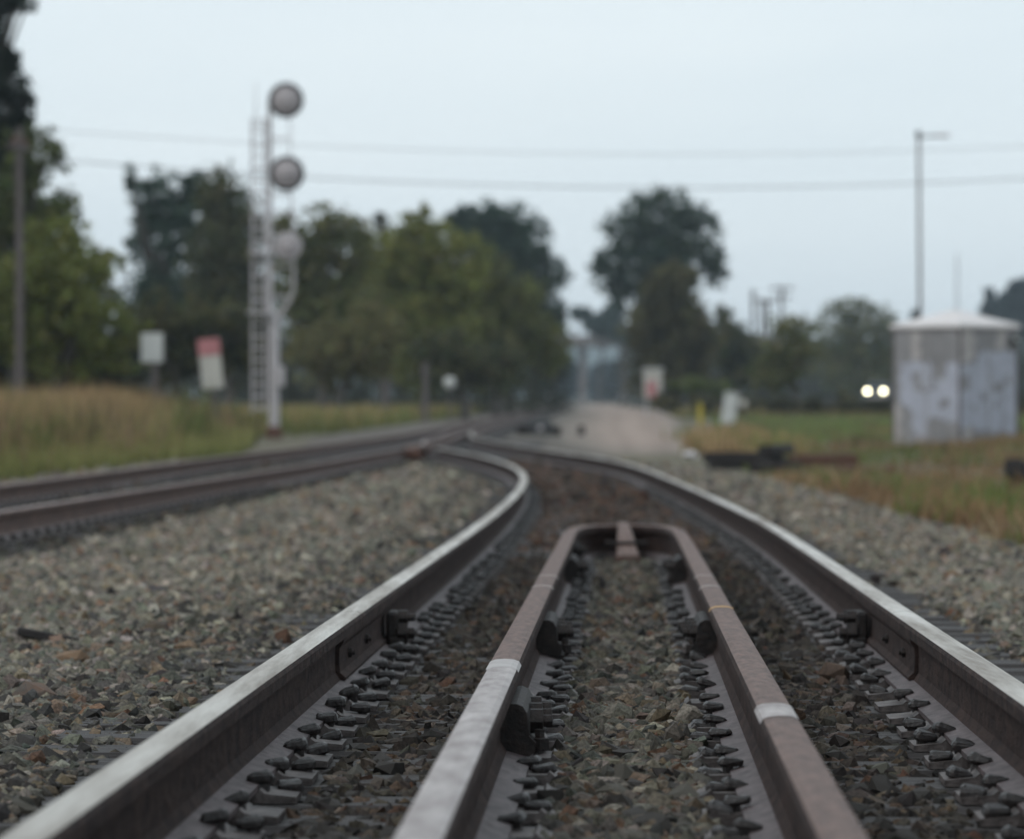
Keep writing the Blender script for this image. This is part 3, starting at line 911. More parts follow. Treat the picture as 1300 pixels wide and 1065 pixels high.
b = MB(); b.box((0, 0, .02), (.2, .06, .04), rot=Matrix.Rotation(.1, 3, 'Y'), bev=.008)
tag(b.build('wood_splinter', M['old_wood'], None, loc=(x_, d_, float(ztop(d_)) - BED_DROP + .02)), 'dark wood chip on pale gravel between the two tracks', 'wood scrap')

# ------------------------------------------------------------------ signal mast
def gz(x, d): return float(zground(d))
SD_ = 106.0
sx0 = px(348, SD_)
k_ = SD_ / F_PX
sig = thing('signal_mast', 'tall silver railway signal mast with three round heads and a ladder', 'railway signal', (sx0, SD_, pz(556, SD_)))
def P(x, y, dy=0.0): return Vector(((x - 348) * k_, dy, (556 - y) * k_))
b = MB(); b.box(P(348, 551) + Vector((0, 0, 0)), (.42, .42, .26), bev=.03); b.tube(P(348, 547), P(348, 541), .20, .18, 12); b.build('base', M['rust'], sig)
b = MB(); b.tube(P(348, 545), P(348, 404), .135, .135, 14); b.tube(P(348, 404), P(344.5, 396), .15, .10, 14); b.tube(P(343, 398), P(342.5, 128), .075, .06, 12)
b.lathe([(.15, -.03), (.17, 0), (.15, .03)], P(348, 404), n=14); b.build('mast', M['galv'], sig)
# ladder
lad = MB()
for x in (320.5, 335.5): lad.tube(P(x, 524, .1), P(x, 150, .1), .036, n=6)
lo_ = lad.build('ladder', M['galv'], sig)
for y in np.arange(518, 150, -15.2):
    b = MB(); b.tube(P(320.5, y, .1), P(335.5, y, .1), .034 if y > 200 else .022, n=6); b.build('rung', M['galv'], lo_)
b = MB(); b.tube(P(324.5, 150, .1), P(324.5, 104, .1), .018, .010, n=6); b.build('finial_rod', M['galv'], lo_)
for y in (160, 184, 214):
    b = MB(); b.tube(P(318, y, .02), P(342, y, .02), .02, n=6); b.build('hoop', M['galv'], lo_)
# work stands
for y in (397, 322):
    b = MB(); b.box(P(329, y, .05), (.62 if y == 397 else .55, .55, .05 if y == 397 else .035)); b.tube(P(322, y, -.2), P(345, y + 16, 0), .018, n=6)
    b.build('platform', M['galv'], sig)
# frame on the right of the mast
fr = MB()
fr.path([P(368, 150, -.05), P(369, 240, -.05), P(372.5, 290, -.05), P(373, 366, -.05), P(369, 380, -.05), P(357, 398, -.02), P(352, 412, 0)], [.016, .018, .038, .042, .046, .06, .07], n=8)
for y in (176, 246, 270, 300, 338, 376): fr.tube(P(342.5, y), P(369, y + 1, -.05), .026, n=6)
fr.build('bracket_frame', M['galv'], sig)
for q, (x, y, r_, lightish) in enumerate(((363.5, 128, 22.5, 0), (364.5, 221, 22.5, 0), (366, 313, 18.0, 1))):
    c = P(x, y, -.12); r_ = r_ * k_
    hd = MB()
    hd.lathe([(0, -.03), (r_ * .82, -.03), (r_ * .84, .0), (0, .01)], c, axis='y', n=32)
    h_ = hd.build('signal_head', M['disc'], sig)
    b = MB(); b.lathe([(r_ * .80, -.045), (r_, -.05), (r_ * 1.01, .0), (r_ * .98, .03), (r_ * .80, .02), (r_ * .80, -.045)], c, axis='y', n=32); b.build('background_rim', M['black'] if not lightish else M['galv'], h_)
    b = MB(); b.lathe([(0, .30), (.10, .30), (.15, .24), (.16, .02), (0, .01)], c, axis='y', n=18); b.build('lamp_housing', M['black'], h_)
    b = MB(); b.tube(c + Vector((0, .1, 0)), P(342.5, y + 2), .035, n=8); b.tube(c + Vector((0, .1, -.1)), P(342.5, y + 9), .03, n=8); b.build('arm', M['galv'], h_)
    b = MB(); b.lathe([(0, -.036), (r_ * .30, -.036), (r_ * .31, -.031)], c + Vector((0, -.001, 0)), axis='y', n=20); b.build('cover_plate', M['disc'], h_)
b = MB(); b.box(P(357, 478, -.05), (.18, .3, .52), bev=.02); b.build('junction_box', M['galv'], sig)

# ------------------------------------------------------------------ signs, posts and pole on the left
sd = 99.0; kk = sd / F_PX
t = thing('sign', 'plain white rectangular sign on a grey post in tall grass', 'sign', (px(193, sd), sd, gz(0, sd)))
zz0 = gz(0, sd)
b = MB(); b.box((0, 0, pz(441.5, sd) - zz0), (28 * kk, .03, 37 * kk), bev=.008); b.build('sign_panel', M['sign_white'], t)
b = MB(); b.box((.06, .06, (pz(426, sd) - zz0) / 2 + .02), (.15, .09, pz(426, sd) - zz0), bev=.01); b.build('post', M['pole'], t)
sd = 97.0; kk = sd / F_PX; zz0 = gz(0, sd)
t = thing('sign', 'leaning cream sign with a red header beside the signal ladder', 'sign', (px(278, sd), sd, zz0))
t.rotation_euler = (0, R(-6), 0)
b = MB(); b.box((0, 0, pz(472, sd) - zz0), (27 * kk, .04, 42 * kk), bev=.008); b.build('sign_panel', M['sign_cream'], t)
b = MB(); b.box((0, 0, pz(440, sd) - zz0), (28 * kk, .05, 21 * kk), bev=.008); b.build('header', M['sign_red'], t)
b = MB(); b.box((.0, .06, (pz(432, sd) - zz0) / 2 - .05), (.1, .08, pz(432, sd) - zz0 + .1)); b.build('post', M['pole'], t)
PD = 93.0
t = thing('utility_pole', 'weathered wooden utility pole at the left edge before the trees', 'utility pole', (px(25, PD), PD, gz(0, PD)))
zp = pz(162, PD) - gz(0, PD)
b = MB(); b.tube((0, 0, -.2), (0, 0, zp), .10, .075, 12); b.build('pole', M['pole'], t)
b = MB(); b.box((0, -.05, zp - .45), (.9, .12, .12), rot=Matrix.Rotation(R(70), 3, 'Z')); b.build('crossarm', M['pole'], t)
for q, dx in enumerate((-.08, .08)):
    b = MB(); b.lathe([(0, 0), (.05, 0), (.07, .06), (.05, .10), (.03, .16), (0, .18)], (dx, dx * 4, zp - .39), n=10); b.build('insulator', M['rust'], t)
for x, y0, y1, dd, w, lab in ((540, 462, 506, 165, .22, 'pale grey concrete post at the foot of the thicket'), (490, 462, 505, 172, .22, 'slim faded grey post left of the pale concrete post')):
    zz0 = gz(0, dd)
    t = thing('marker_post', lab, 'post', (px(x, dd), dd, zz0))
    b = MB(); hgt = pz(y0, dd) - zz0; b.box((0, 0, hgt / 2), (w, w, hgt), bev=.04); b.build('post', M['pole'], t)
    b = MB(); b.box((0, 0, hgt + .04), (w * .8, w * .8, .08), bev=.03); b.build('cap', M['pole'], t)
dd = 150.0; zz0 = gz(0, dd)
t = thing('round_marker', 'small round white marker on a thin post below the thicket', 'marker', (px(571, dd), dd, zz0))
b = MB(); b.lathe([(0, -.02), (.23, -.02), (.23, .02), (0, .02)], (0, 0, pz(486, dd) - zz0), axis='y', n=20); b.build('disc', M['sign_white'], t)
b = MB(); b.tube((0, .03, 0), (0, .03, pz(484, dd) - zz0), .03, n=8); b.build('post', M['pole'], t)

# switch machine and its box beside the junction
dd = 108.0; zz0 = float(ztop(dd)) - BED_DROP - .05
t = thing('switch_machine', 'low black switch machine beside the junction', 'switch machine', (px(686, dd), dd, zz0))
b = MB(); b.box((0, 0, .22), (.62, .7, .42), bev=.05); b.build('housing', M['black'], t)
b = MB(); b.box((-.44, 0, .17), (.36, .5, .28), bev=.03); b.build('motor_case', M['iron'], t)
b = MB(); b.box((.42, 0, .15), (.25, .4, .24), bev=.03); b.build('gear_case', M['iron'], t)
b = MB(); b.box((.0, -.36, .24), (.14, .05, .12), bev=.015); b.build('hand_throw_latch', M['galv'], t)
b = MB(); b.box((0, 0, .0), (1.3, .25, .1)); b.build('headblock_tie', M['old_wood'], t)
t = thing('connection_box', 'small dark connection box right of the switch machine', 'box', (px(738, dd), dd, zz0))
b = MB(); b.box((0, 0, .17), (.18, .2, .26), bev=.02); b.build('housing', M['iron'], t)
b = MB(); b.tube((0, 0, -.1), (0, 0, .05), .05, n=8); b.build('stem', M['iron'], t)

# ------------------------------------------------------------------ right side: hut, posts, cabinets, scrap ties
HD = 88.5; kk = HD / F_PX; zz0 = gz(0, HD)
hs = 158 * kk / math.sqrt(2) / 1.0; hw = hs / 2; hz = pz(414, HD) - zz0
hut = thing('signal_hut', 'grey square trackside hut with pale painted-over graffiti and white hipped roof', 'hut', (px(1221, HD), HD + hs * .7, zz0), rotz=R(43))
gx, gzn = 64, 110
zs = np.linspace(-.05, hz, gzn)
idx = np.arange(gx * gzn).reshape(gzn, gx)
FcW = np.stack([idx[:-1, :-1], idx[:-1, 1:], idx[1:, 1:], idx[1:, :-1]], -1).reshape(-1, 4)
for face in (0, 1):
    ts = np.linspace(-hw, hw, gx)
    XX, ZZ = np.meshgrid(ts, zs)
    U = (XX + hw) / (2 * hw) * 80 + 80 * face; Vv = (hz - ZZ) / hz * 155       # u along both walls, v down from the eave
    Uw = U + 1.6 * np.sin(Vv * .31) + 1.0 * np.sin(U * .5 + Vv * .23); Vw = Vv + 1.6 * np.sin(U * .27 + 1) + 1.0 * np.sin(U * .61)
    def rect(a, b, c, e): return (Uw > a) & (Uw < b) & (Vw > c) & (Vw < e)
    lilac = (rect(8, 46, 46, 62) | rect(8, 24, 46, 100) | rect(34, 46, 46, 80) | rect(14, 62, 84, 104) | rect(50, 66, 68, 106) | rect(64, 104, 50, 66) | rect(64, 82, 48, 124) | rect(76, 106, 82, 100) | rect(92, 108, 50, 102)
             | rect(104, 160, 32, 52) | rect(104, 124, 38, 134) | rect(122, 140, 84, 136) | rect(126, 142, 38, 72) | rect(142, 160, 32, 138) | rect(22, 98, 102, 118) | rect(24, 42, 104, 140) | rect(80, 132, 110, 130))
    holes = rect(27, 33, 58, 84) | rect(84, 94, 62, 80) | rect(110, 116, 84, 96) | rect(128, 134, 92, 104) | rect(146, 152, 60, 74) | rect(56, 66, 92, 104)
    lilac &= ~holes
    cream = rect(22, 32, 8, 44) | rect(84, 100, 2, 46) | rect(132, 144, 2, 30) | rect(86, 96, 124, 146) | rect(0, 9, 100, 155) | rect(30, 36, 120, 150)
    colw = np.empty(XX.shape + (3,)); colw[:] = (.235, .228, .232)
    colw += (.03 * np.sin(U * .08 + 1) + .02 * np.sin(Vv * .11))[..., None] * .5
    colw[cream] = (.40, .37, .36); colw[lilac] = (.385, .395, .455)
    grime = np.clip((Vv - 125) / 30, 0, 1)[..., None] * (np.sin(U * .2)[..., None] * .5 + .5)
    colw = colw * (1 - .4 * grime) + np.array([.16, .13, .10]) * .4 * grime
    o_ = -hw - .004
    if face == 0: Vq = np.stack([np.full(XX.shape, o_), -XX, ZZ], -1)
    else: Vq = np.stack([XX, np.full(XX.shape, o_), ZZ], -1)
    link('painted_wall', np_mesh('painted_wall', Vq.reshape(-1, 3), FcW, M['wall'], colw.reshape(-1, 3)), hut)
b = MB(); b.box((0, 0, hz / 2 - .03), (hs, hs, hz + .06)); b.build('wall', M['concrete'], hut)
for sx in (-1, 1):
    for sy in (-1, 1):
        b = MB(); b.box((sx * hw, sy * hw, hz / 2), (.05, .05, hz - .01), bev=.008); b.build('corner_trim', M['pole'], hut)
for face, t_ in ((0, 0.0), (1, 0.0)):
    b = MB(); b.box((-hw - .008, 0, hz / 2) if face == 0 else (0, -hw - .008, hz / 2), (.012, .03, hz - .02) if face == 0 else (.03, .012, hz - .02)); b.build('panel_seam', M['concrete'], hut)
b = MB()
e = hw + .07; rp = 19 * kk
ring = []
for q, z_ in ((1.0, 0), (1.0, .07), (.96, .085), (.012, .085 + rp)):
    ring.append([(-e * q, -e * q, z_), (e * q, -e * q, z_), (e * q, e * q, z_), (-e * q, e * q, z_)])
vs = [(x, y, z + hz - .03) for r_ in ring for x, y, z in r_]
b.add(vs, [(i * 4 + j, i * 4 + (j + 1) % 4, (i + 1) * 4 + (j + 1) % 4, (i + 1) * 4 + j) for i in range(3) for j in range(4)] + [(3, 2, 1, 0), (12, 13, 14, 15)])
rf = b.build('roof', M['roof_white'], hut)
b = MB(); b.box((hw - .16, -hw - .07, hz - .30), (.2, .14, .18), bev=.03); b.build('wall_lamp', M['black'], hut)
b = MB(); b.box((hw - .16, -hw - .145, hz - .27), (.13, .02, .09), bev=.004); b.build('lamp_face', M['sign_white'], hut)
b = MB(); b.box((0, 0, .02), (hs + .2, hs + .2, .12)); b.build('footing', M['concrete'], hut)

# lamp pole
LD = 120.0; zz0 = gz(0, LD)
t = thing('lamp_pole', 'tall thin lamp pole with one arm, rising behind the hut', 'lamp pole', (px(1169, LD), LD, zz0))
zt_ = pz(172, LD) - zz0
b = MB(); b.tube((0, 0, 0), (-.06, 0, zt_), .06, .045, 10); b.build('pole', M['pole'], t)
b = MB(); b.tube((-.06, 0, zt_ - .05), (.55, 0, zt_ + .0), .03, n=8); b.build('arm', M['pole'], t)
b = MB(); b.box((.62, 0, zt_ - .01), (.42, .2, .09), bev=.03); b.build('lamp_head', M['galv'], t)
b = MB(); b.box((-.07, 0, zt_ + .02), (.16, .16, .2), bev=.03); b.build('cap', M['black'], t)
AD = 150.0; zz0 = gz(0, AD)
t = thing('antenna', 'very thin antenna rod standing up over the hut roof', 'antenna', (px(1215, AD), AD, zz0))
zt_ = pz(322, AD) - zz0
b = MB(); b.tube((0, 0, 0), (0, 0, zt_ * .55), .05, .04, 8); b.build('mast', M['pole'], t)
b = MB(); b.tube((0, 0, zt_ * .55), (0, 0, zt_), .028, .018, 6); b.build('whip', M['pole'], t)

# white leaning cabinet with small pink object beside it, yellow marker, red and white cabinet
dd = 150.0; kk = dd / F_PX; zz0 = gz(0, dd)
t = thing('leaning_box', 'white slim box leaning at the edge of the lawn', 'box', (px(923, dd), dd, zz0))
t.rotation_euler = (0, R(9), 0)
b = MB(); b.box((0, 0, .62), (.50, .35, 1.16), bev=.03); b.build('housing', M['sign_white'], t)
b = MB(); b.box((.02, 0, 1.21), (.56, .42, .07), bev=.02); b.build('lid', M['sign_white'], t)
b = MB(); b.box((.1, -.19, .7), (.05, .03, .12)); b.build('latch', M['galv'], t)
t = thing('meter_post', 'short post with a pinkish cap beside the leaning white box', 'post', (px(944, dd + 2), dd + 2, zz0))
b = MB(); b.tube((0, 0, 0), (0, 0, .8), .03, n=8); b.build('post', M['pole'], t)
b = MB(); b.box((0, 0, .82), (.28, .2, .26), bev=.05); b.build('cap', M['sign_cream'], t)
dd = 160.0; zz0 = gz(0, dd)
t = thing('marker_post', 'yellow marker post standing by the gravel lane', 'post', (px(889, dd), dd, zz0))
b = MB(); b.box((0, 0, .36), (.2, .1, .78), bev=.03); b.build('post', M['yellow'], t)
b = MB(); b.box((0, 0, .79), (.16, .08, .08), bev=.03); b.build('cap', M['yellow'], t)
dd = 225.0; kk = dd / F_PX; zz0 = gz(0, dd)
t = thing('signal_cabinet', 'white cabinet with a red panel beside the brown tree', 'cabinet', (px(829, dd), dd, zz0))
zb_ = pz(506, dd) - zz0; zt_ = pz(470, dd) - zz0
b = MB(); b.box((0, 0, (zb_ + zt_) / 2), (1.0, .6, zt_ - zb_), bev=.05); b.build('housing', M['sign_cream'], t)
b = MB(); b.box((0, 0, zt_ + .04), (1.15, .75, .14), bev=.05); b.build('lid', M['sign_white'], t)
b = MB(); b.box((-.08, -.32, zb_ + .52), (.5, .05, .85), bev=.015); b.build('red_panel', M['sign_red'], t)
for sx in (-.35, .35):
    b = MB(); b.box((sx, 0, zb_ / 2), (.1, .4, zb_ + .1)); b.build('leg', M['galv'], t)

# pile of old ties, each a thing of its own
def old_tie(label, x0, x1, d, d2, z, w=.23, h=.18, m='old_wood', name='discarded_tie', cat='railway tie', tilt=0.0, seed=1):
    a = Vector((x0, d, 0)); c = Vector((x1, d2, 0)); ln = (c - a).length
    b = MB(); n = 8; r = random.Random(seed)
    vs = []; prof = [(-w / 2, 0), (w / 2, 0), (w / 2, h * .85), (w / 2 - .025, h), (-w / 2 + .02, h), (-w / 2, h * .88)]; k = len(prof)
    for i in range(n):
        for p_, q_ in prof: vs.append((-ln / 2 + ln * i / (n - 1) + r.uniform(-.02, .02), p_ + r.uniform(-.012, .012), q_ + r.uniform(-.01, .008)))
    b.add(vs, [((i + 1) * k + j, (i + 1) * k + (j + 1) % k, i * k + (j + 1) % k, i * k + j) for i in range(n - 1) for j in range(k)] + [tuple(range(k)), tuple((n - 1) * k + j for j in range(k))[::-1]])
    o = b.build(name, M[m], None, loc=((x0 + x1) / 2, (d + d2) / 2, z), rot=(0, tilt, math.atan2(d2 - d, x1 - x0)))
    tag(o, label, cat)
    return o
zz = gz(0, 58)
old_tie('long black discarded tie lying lowest by the gravel edge', px(894, 60), px(990, 60), 60, 59.6, zz + .12, h=.15, seed=2)
old_tie('short black discarded tie in front of the long one', px(957, 57.5), px(1012, 57.5), 57.5, 57.2, zz + .0, seed=3)
old_tie('black tie end lying crosswise on top of the discarded pile', px(972, 59), px(1006, 59), 59, 60.2, zz + .26, h=.12, seed=4)
old_tie('black tie underneath the discarded pile, half buried', px(905, 61), px(1000, 61), 61, 61.8, zz - .02, seed=6)
old_tie('rusty brown tie lying right of the black pile', px(1008, 58.5), px(1088, 58.5), 58.5, 58.9, zz + .08, m='rust', seed=5)
old_tie('rusty brown half rotten tie touching the ground farther right', px(1065, 56), px(1132, 56), 56, 56.4, zz - .06, m='rust', seed=7)
dd = 47.0
old_tie('dark tie end leaning at the right edge of the picture', px(1284, dd), px(1345, dd), dd, dd + 1.2, gz(0, dd) + .02, tilt=R(14), seed=9)

# dark car with lit headlights on the far road
CD = 350.0
car = thing('car', 'dark pickup with both headlights lit beside the hut', 'car', (px(1114, CD), CD, .60), rotz=R(-9))
b = MB()
secs = [(-2.6, .70, .45, .95), (-2.5, .88, .35, 1.02), (-1.2, .92, .32, 1.12), (-.9, .92, .32, 1.14), (1.2, .92, .32, 1.12), (2.6, .92, .32, 1.10), (2.75, .88, .4, 1.05)]
vs = []
for yy, hw_, z0, z1 in secs:
    vs += [(-hw_, yy, z0), (hw_, yy, z0), (hw_, yy, z1 - .12), (hw_ - .08, yy, z1), (-hw_ + .08, yy, z1), (-hw_, yy, z1 - .12)]
b.add(vs, [(i * 6 + j, i * 6 + (j + 1) % 6, (i + 1) * 6 + (j + 1) % 6, (i + 1) * 6 + j) for i in range(len(secs) - 1) for j in range(6)] + [tuple(range(6))[::-1], tuple(len(vs) - 6 + j for j in range(6))])
b.build('body', M['carpaint'], car)
b = MB()
cv = [(-.84, -.9, 1.1), (.84, -.9, 1.1), (.84, 1.0, 1.1), (-.84, 1.0, 1.1), (-.66, -.25, 1.78), (.66, -.25, 1.78), (.68, .85, 1.78), (-.68, .85, 1.78)]
b.add(cv, [(4, 5, 6, 7), (0, 1, 5, 4), (1, 2, 6, 5), (2, 3, 7, 6), (3, 0, 4, 7)]); b.build('cab', M['carpaint'], car)
b = MB(); b.add([(-.72, -.86, 1.16), (.72, -.86, 1.16), (.60, -.31, 1.70), (-.60, -.31, 1.70)], [(0, 1, 2, 3)])
for v in range(4): b.v[v] = (b.v[v][0], b.v[v][1] - .035, b.v[v][2] + .01)
b.build('windscreen', M['window'], car)
for sx in (-1, 1):
    for yy in (-1.75, 1.75):
        b = MB(); b.lathe([(0, -.11), (.2, -.12), (.36, -.11), (.38, -.06), (.38, .06), (.36, .11), (.2, .12), (0, .11)], (sx * .82, yy, .38), axis='x', n=18); b.build('wheel', M['tyre'], car)
    b = MB(); b.lathe([(0, -.07), (.11, -.06), (.15, -.02), (.15, .03)], (sx * .66, -2.62, .92), axis='y', n=16); b.build('headlight', M['lamp_on'], car)
b = MB(); b.box((0, -2.62, .66), (1.0, .06, .26), bev=.02); b.build('grille', M['black'], car)
b = MB(); b.box((0, -2.70, .45), (1.8, .14, .18), bev=.05); b.build('bumper', M['galv'], car)

# ------------------------------------------------------------------ overhead wires and far poles
def wire(label, pts, r=.02):
    b = MB(); p0 = Vector(pts[0])
    b.path([Vector(p) - p0 for p in pts], r, n=5)
    tag(b.build('overhead_wire', M['wire'], None, loc=p0), label, 'wire', 'overhead wires')
def wire_pts(a, c, sag, n=30):
    a = Vector(a); c = Vector(c); out = []
    for i in range(n + 1):
        t = i / n; p = a.lerp(c, t); p.z -= sag * 4 * t * (1 - t); out.append(p)
    return out
E = PD + 14
wire('upper of the two overhead wires crossing the sky', wire_pts((px(25, PD), PD, pz(163, PD)), (px(1480, E), E, pz(176, E)), .50), .007)
wire('lower of the two overhead wires crossing the sky', wire_pts((px(26, PD), PD - .05, pz(199, PD)), (px(1480, E), E, pz(214, E)), .60), .012)
t = thing('utility_pole', 'wooden utility pole carrying the right ends of the overhead wires', 'utility pole', (px(1480, E), E, gz(0, E)))
b = MB(); b.tube((0, 0, -.2), (0, 0, pz(172, E) - gz(0, E)), .17, .12, 12); b.build('pole', M['pole'], t)
b = MB(); b.box((0, 0, pz(214, E) - gz(0, E) - .08), (.12, 1.2, .12)); b.build('crossarm', M['pole'], t)
FD = 420.0
for q, (x, y, arms, lab) in enumerate(((956, 368, ((0, .5),), 'far pole left of the crossarm poles, nearest the big tree'), (972, 377, ((0, 1.7),), 'far short pole with a wide crossarm, in the middle'), (984, 377, ((0, 1.7),), 'far short pole just right of the middle one'), (1007, 357, ((0, 2.6), (1.0, 2.0)), 'far tall pole with two crossarms, highest of the far poles'))):
    zz0 = gz(0, FD); zt_ = pz(y, FD) - zz0
    t = thing('far_pole', lab, 'utility pole', (px(x, FD), FD + q * 6, zz0), group='far utility poles')
    b = MB(); b.tube((0, 0, 0), (0, 0, zt_), .24, .17, 8); b.build('pole', M['pole'], t)
    for dz, w in arms:
        b = MB(); b.box((0, -.1, zt_ - .25 - dz), (w, .22, .24)); b.build('crossarm', M['pole'], t)

# ------------------------------------------------------------------ road overpass at the far end
OD = 620.0; kk = OD / F_PX
op = thing('overpass', 'concrete road overpass crossing the line in the distance', 'bridge', (px(745, OD), OD, 0))
zb_, zt_ = pz(442, OD), pz(431, OD)
b = MB(); b.box((0, 0, (zb_ + zt_) / 2), (60, 9, zt_ - zb_ - .5)); b.build('deck', M['old_concrete'], op)
for sy in (-1, 1):
    b = MB(); b.box((0, sy * 4.4, zt_ + .05), (60, .3, .9)); b.build('parapet', M['old_concrete'], op)
for x in (px(744, OD) - px(745, OD) - .5, px(701, OD) - px(745, OD), px(792, OD) - px(745, OD)):
    b = MB(); b.box((x, 0, zb_ / 2), (1.1, 5, zb_ + .4), bev=.2); b.build('pier', M['old_concrete'], op)

# ------------------------------------------------------------------ trees
def leaf_cloud(centers, sig, counts, size, cols, name, parent, flat=.0):
    """leaf-sized diamonds spread round cluster centres; cols (n_clusters,3)"""
    n = int(np.sum(counts))
    ci = np.repeat(np.arange(len(centers)), counts)
    Pn = centers[ci] + rng.normal(size=(n, 3)) * sig[ci][:, None] * np.array([1, 1, .85])
    Rm = rand_rot(n)
    s = size * rng.uniform(.6, 1.4, n)
    Q = np.array([(-.5, 0, 0), (0, -.32, .06), (.55, 0, -.05), (0, .32, .06)])
    V = np.einsum('nij,kj->nki', Rm, Q) * s[:, None, None] + Pn[:, None, :]
    col = cols[ci] * rng.uniform(.65, 1.35, (n, 1)) * rng.normal(1, .06, (n, 3))
    Fc = np.arange(n * 4).reshape(n, 4)
    me = np_mesh(name, V.reshape(-1, 3), Fc, M['leaf'], np.repeat(col.clip(.004, 1), 4, axis=0))
    return link(name, me, parent)
def tree(name, label, cat, d, base_x, lobes, c1, c2, leaf=.32, dens=1.0, trunk=.22, group=None, shellness=.55, clump=.22):
    """lobes in picture units at distance d: (x, y, rx, ry[, depth offset m])"""
    k = d / F_PX; zz0 = gz(0, d)
    root = thing(name, label, cat, (px(base_x, d), d, zz0), group=group)
    bx = px(base_x, d)
    cents, sg, cnt, cols = [], [], [], []
    tm = MB()
    tops = []
    for lb in lobes:
        x, y, rx, ry = lb[:4]; dy = lb[4] if len(lb) > 4 else 0.0
        c = np.array([px(x, d) - bx, dy, pz(y, d) - zz0]); r = np.array([rx * k, max(rx, ry) * k * .85, ry * k])
        tops.append((c, r))
        vol = r[0] * r[1] * r[2]
        nc = int(np.clip(54 * (r[0] * r[2]) ** .75 * dens, 16, 480))
        u = rng.normal(size=(nc, 3)); u /= np.linalg.norm(u, axis=1)[:, None]
        rad = (shellness + (1 - shellness) * rng.uniform(size=nc)) * rng.uniform(.86, 1.0, nc)
        rad = np.where(rng.uniform(size=nc) < .3, rad * rng.uniform(.3, .9, nc), rad)
        pc_ = c + u * r * rad[:, None]
        ok = pc_[:, 2] > .3
        pc_ = pc_[ok]; nc = len(pc_)
        cents.append(pc_)
        s_ = clump * (r[0] * r[2]) ** .5 * rng.uniform(.5, 1.1, nc) * .66
        sg.append(s_); cnt.append(np.clip((s_ / leaf) ** 2 * 26 * dens, 8, 160).astype(int))
        mix = rng.uniform(size=(nc, 1)); cols.append(np.array(c1) * (1 - mix) + np.array(c2) * mix)
    cents = np.concatenate(cents); sg = np.concatenate(sg); cnt = np.concatenate(cnt); cols = np.concatenate(cols)
    leaf_cloud(cents, sg, cnt, leaf, cols, 'crown', root)
    # trunk and limbs
    top = max(tops, key=lambda q: q[0][2])
    hh = max(top[0][2], 1.0)
    tpts = [(0, 0, -.2), (.03 * hh * .3, 0, hh * .3), (top[0][0] * .4, 0, hh * .65), (top[0][0], top[0][1] * .5, hh)]
    tm.path(tpts, [trunk * 1.25, trunk, trunk * .7, trunk * .25], n=8)
    for c, r in tops:
        a = Vector((c[0] * .15, 0, max(min(c[2] - r[2] * .5, hh * .6), .3)))
        for q in range(3):
            e_ = Vector((c[0] + random.uniform(-.6, .6) * r[0], c[1] + random.uniform(-.6, .6) * r[1], c[2] + random.uniform(-.1, .6) * r[2]))
            mid = a.lerp(e_, .5) + Vector((0, 0, .08 * r[2]))
            tm.path([a, mid, e_], [trunk * .5, trunk * .3, trunk * .08], n=6)
    tm.build('trunk', M['bark'], root)
    return root

DARK, DARK2 = (.038, .056, .032), (.056, .074, .038)
TEAL, TEAL2 = (.030, .060, .042), (.050, .080, .050)
OLIVE, OLIVE2 = (.155, .172, .048), (.245, .245, .070)
GREEN, GREEN2 = (.090, .115, .038), (.140, .160, .052)
BROWN, BROWN2 = (.125, .115, .050), (.180, .165, .070)
BLUE, BLUE2 = (.020, .040, .040), (.030, .050, .048)

# left side, back to front
tree('dark_tree', 'dark round tree left of the signal, with sky gaps', 'tree', 205, 205, [(208, 255, 46, 46), (186, 300, 34, 50, 1), (236, 300, 38, 60, -1), (166, 232, 9, 26), (250, 245, 24, 34), (215, 390, 66, 70)], TEAL, TEAL2, .32, .9, clump=.17)
tree('dark_tree', 'brownish dark tree directly behind the signal ladder', 'tree', 200, 290, [(284, 252, 38, 46), (304, 310, 40, 70), (270, 320, 36, 60), (290, 400, 60, 70)], DARK2, BROWN, .34, 1.0)
tree('tall_evergreen', 'tall dark evergreen cut off by the upper left corner', 'tree', 112, -42, [(-24, -60, 52, 60), (-10, 0, 40, 34), (-22, 50, 46, 50), (26, 4, 22, 14), (-12, 110, 50, 40), (12, 78, 20, 22), (-6, 160, 60, 40), (-30, 210, 70, 70), (28, 135, 24, 26), (-40, 300, 90, 70), (-50, 400, 100, 90)], (.018, .028, .022), (.028, .040, .028), .20, 1.6, trunk=.32)
tree('leafy_tree', 'olive leafy tree at the left edge under the evergreen', 'tree', 108, 20, [(42, 205, 52, 48), (20, 270, 80, 60), (80, 290, 40, 46, -1), (30, 380, 100, 80)], (.066, .084, .032), (.110, .122, .044), .22, 1.1)
tree('leafy_bush', 'broad yellow-green bush at the lower left behind the grass', 'bush', 100, 70, [(60, 350, 80, 78), (116, 380, 46, 76, -1), (10, 400, 70, 80), (80, 440, 86, 54), (150, 430, 42, 60), (136, 345, 26, 44)], OLIVE, (.150, .165, .052), .20, .9)
tree('leafy_tree', 'mid green tree right behind the signal heads', 'tree', 180, 410, [(405, 300, 38, 44), (442, 320, 44, 50), (380, 350, 42, 60), (362, 300, 24, 40), (430, 410, 70, 70)], GREEN, BROWN2, .30, 1.0)
tree('bare_tree', 'pale thin tree top between two olive crowns', 'tree', 215, 488, [(485, 282, 14, 16), (495, 330, 24, 40)], (.09, .10, .075), (.12, .125, .10), .28, .5)
tree('leafy_tree', 'yellow-olive tree with the highest pointed top in the left thicket', 'tree', 190, 535, [(537, 270, 8, 16), (528, 318, 52, 48), (575, 345, 52, 58), (490, 350, 52, 66), (540, 425, 84, 70)], OLIVE, OLIVE2, .30, 1.0)
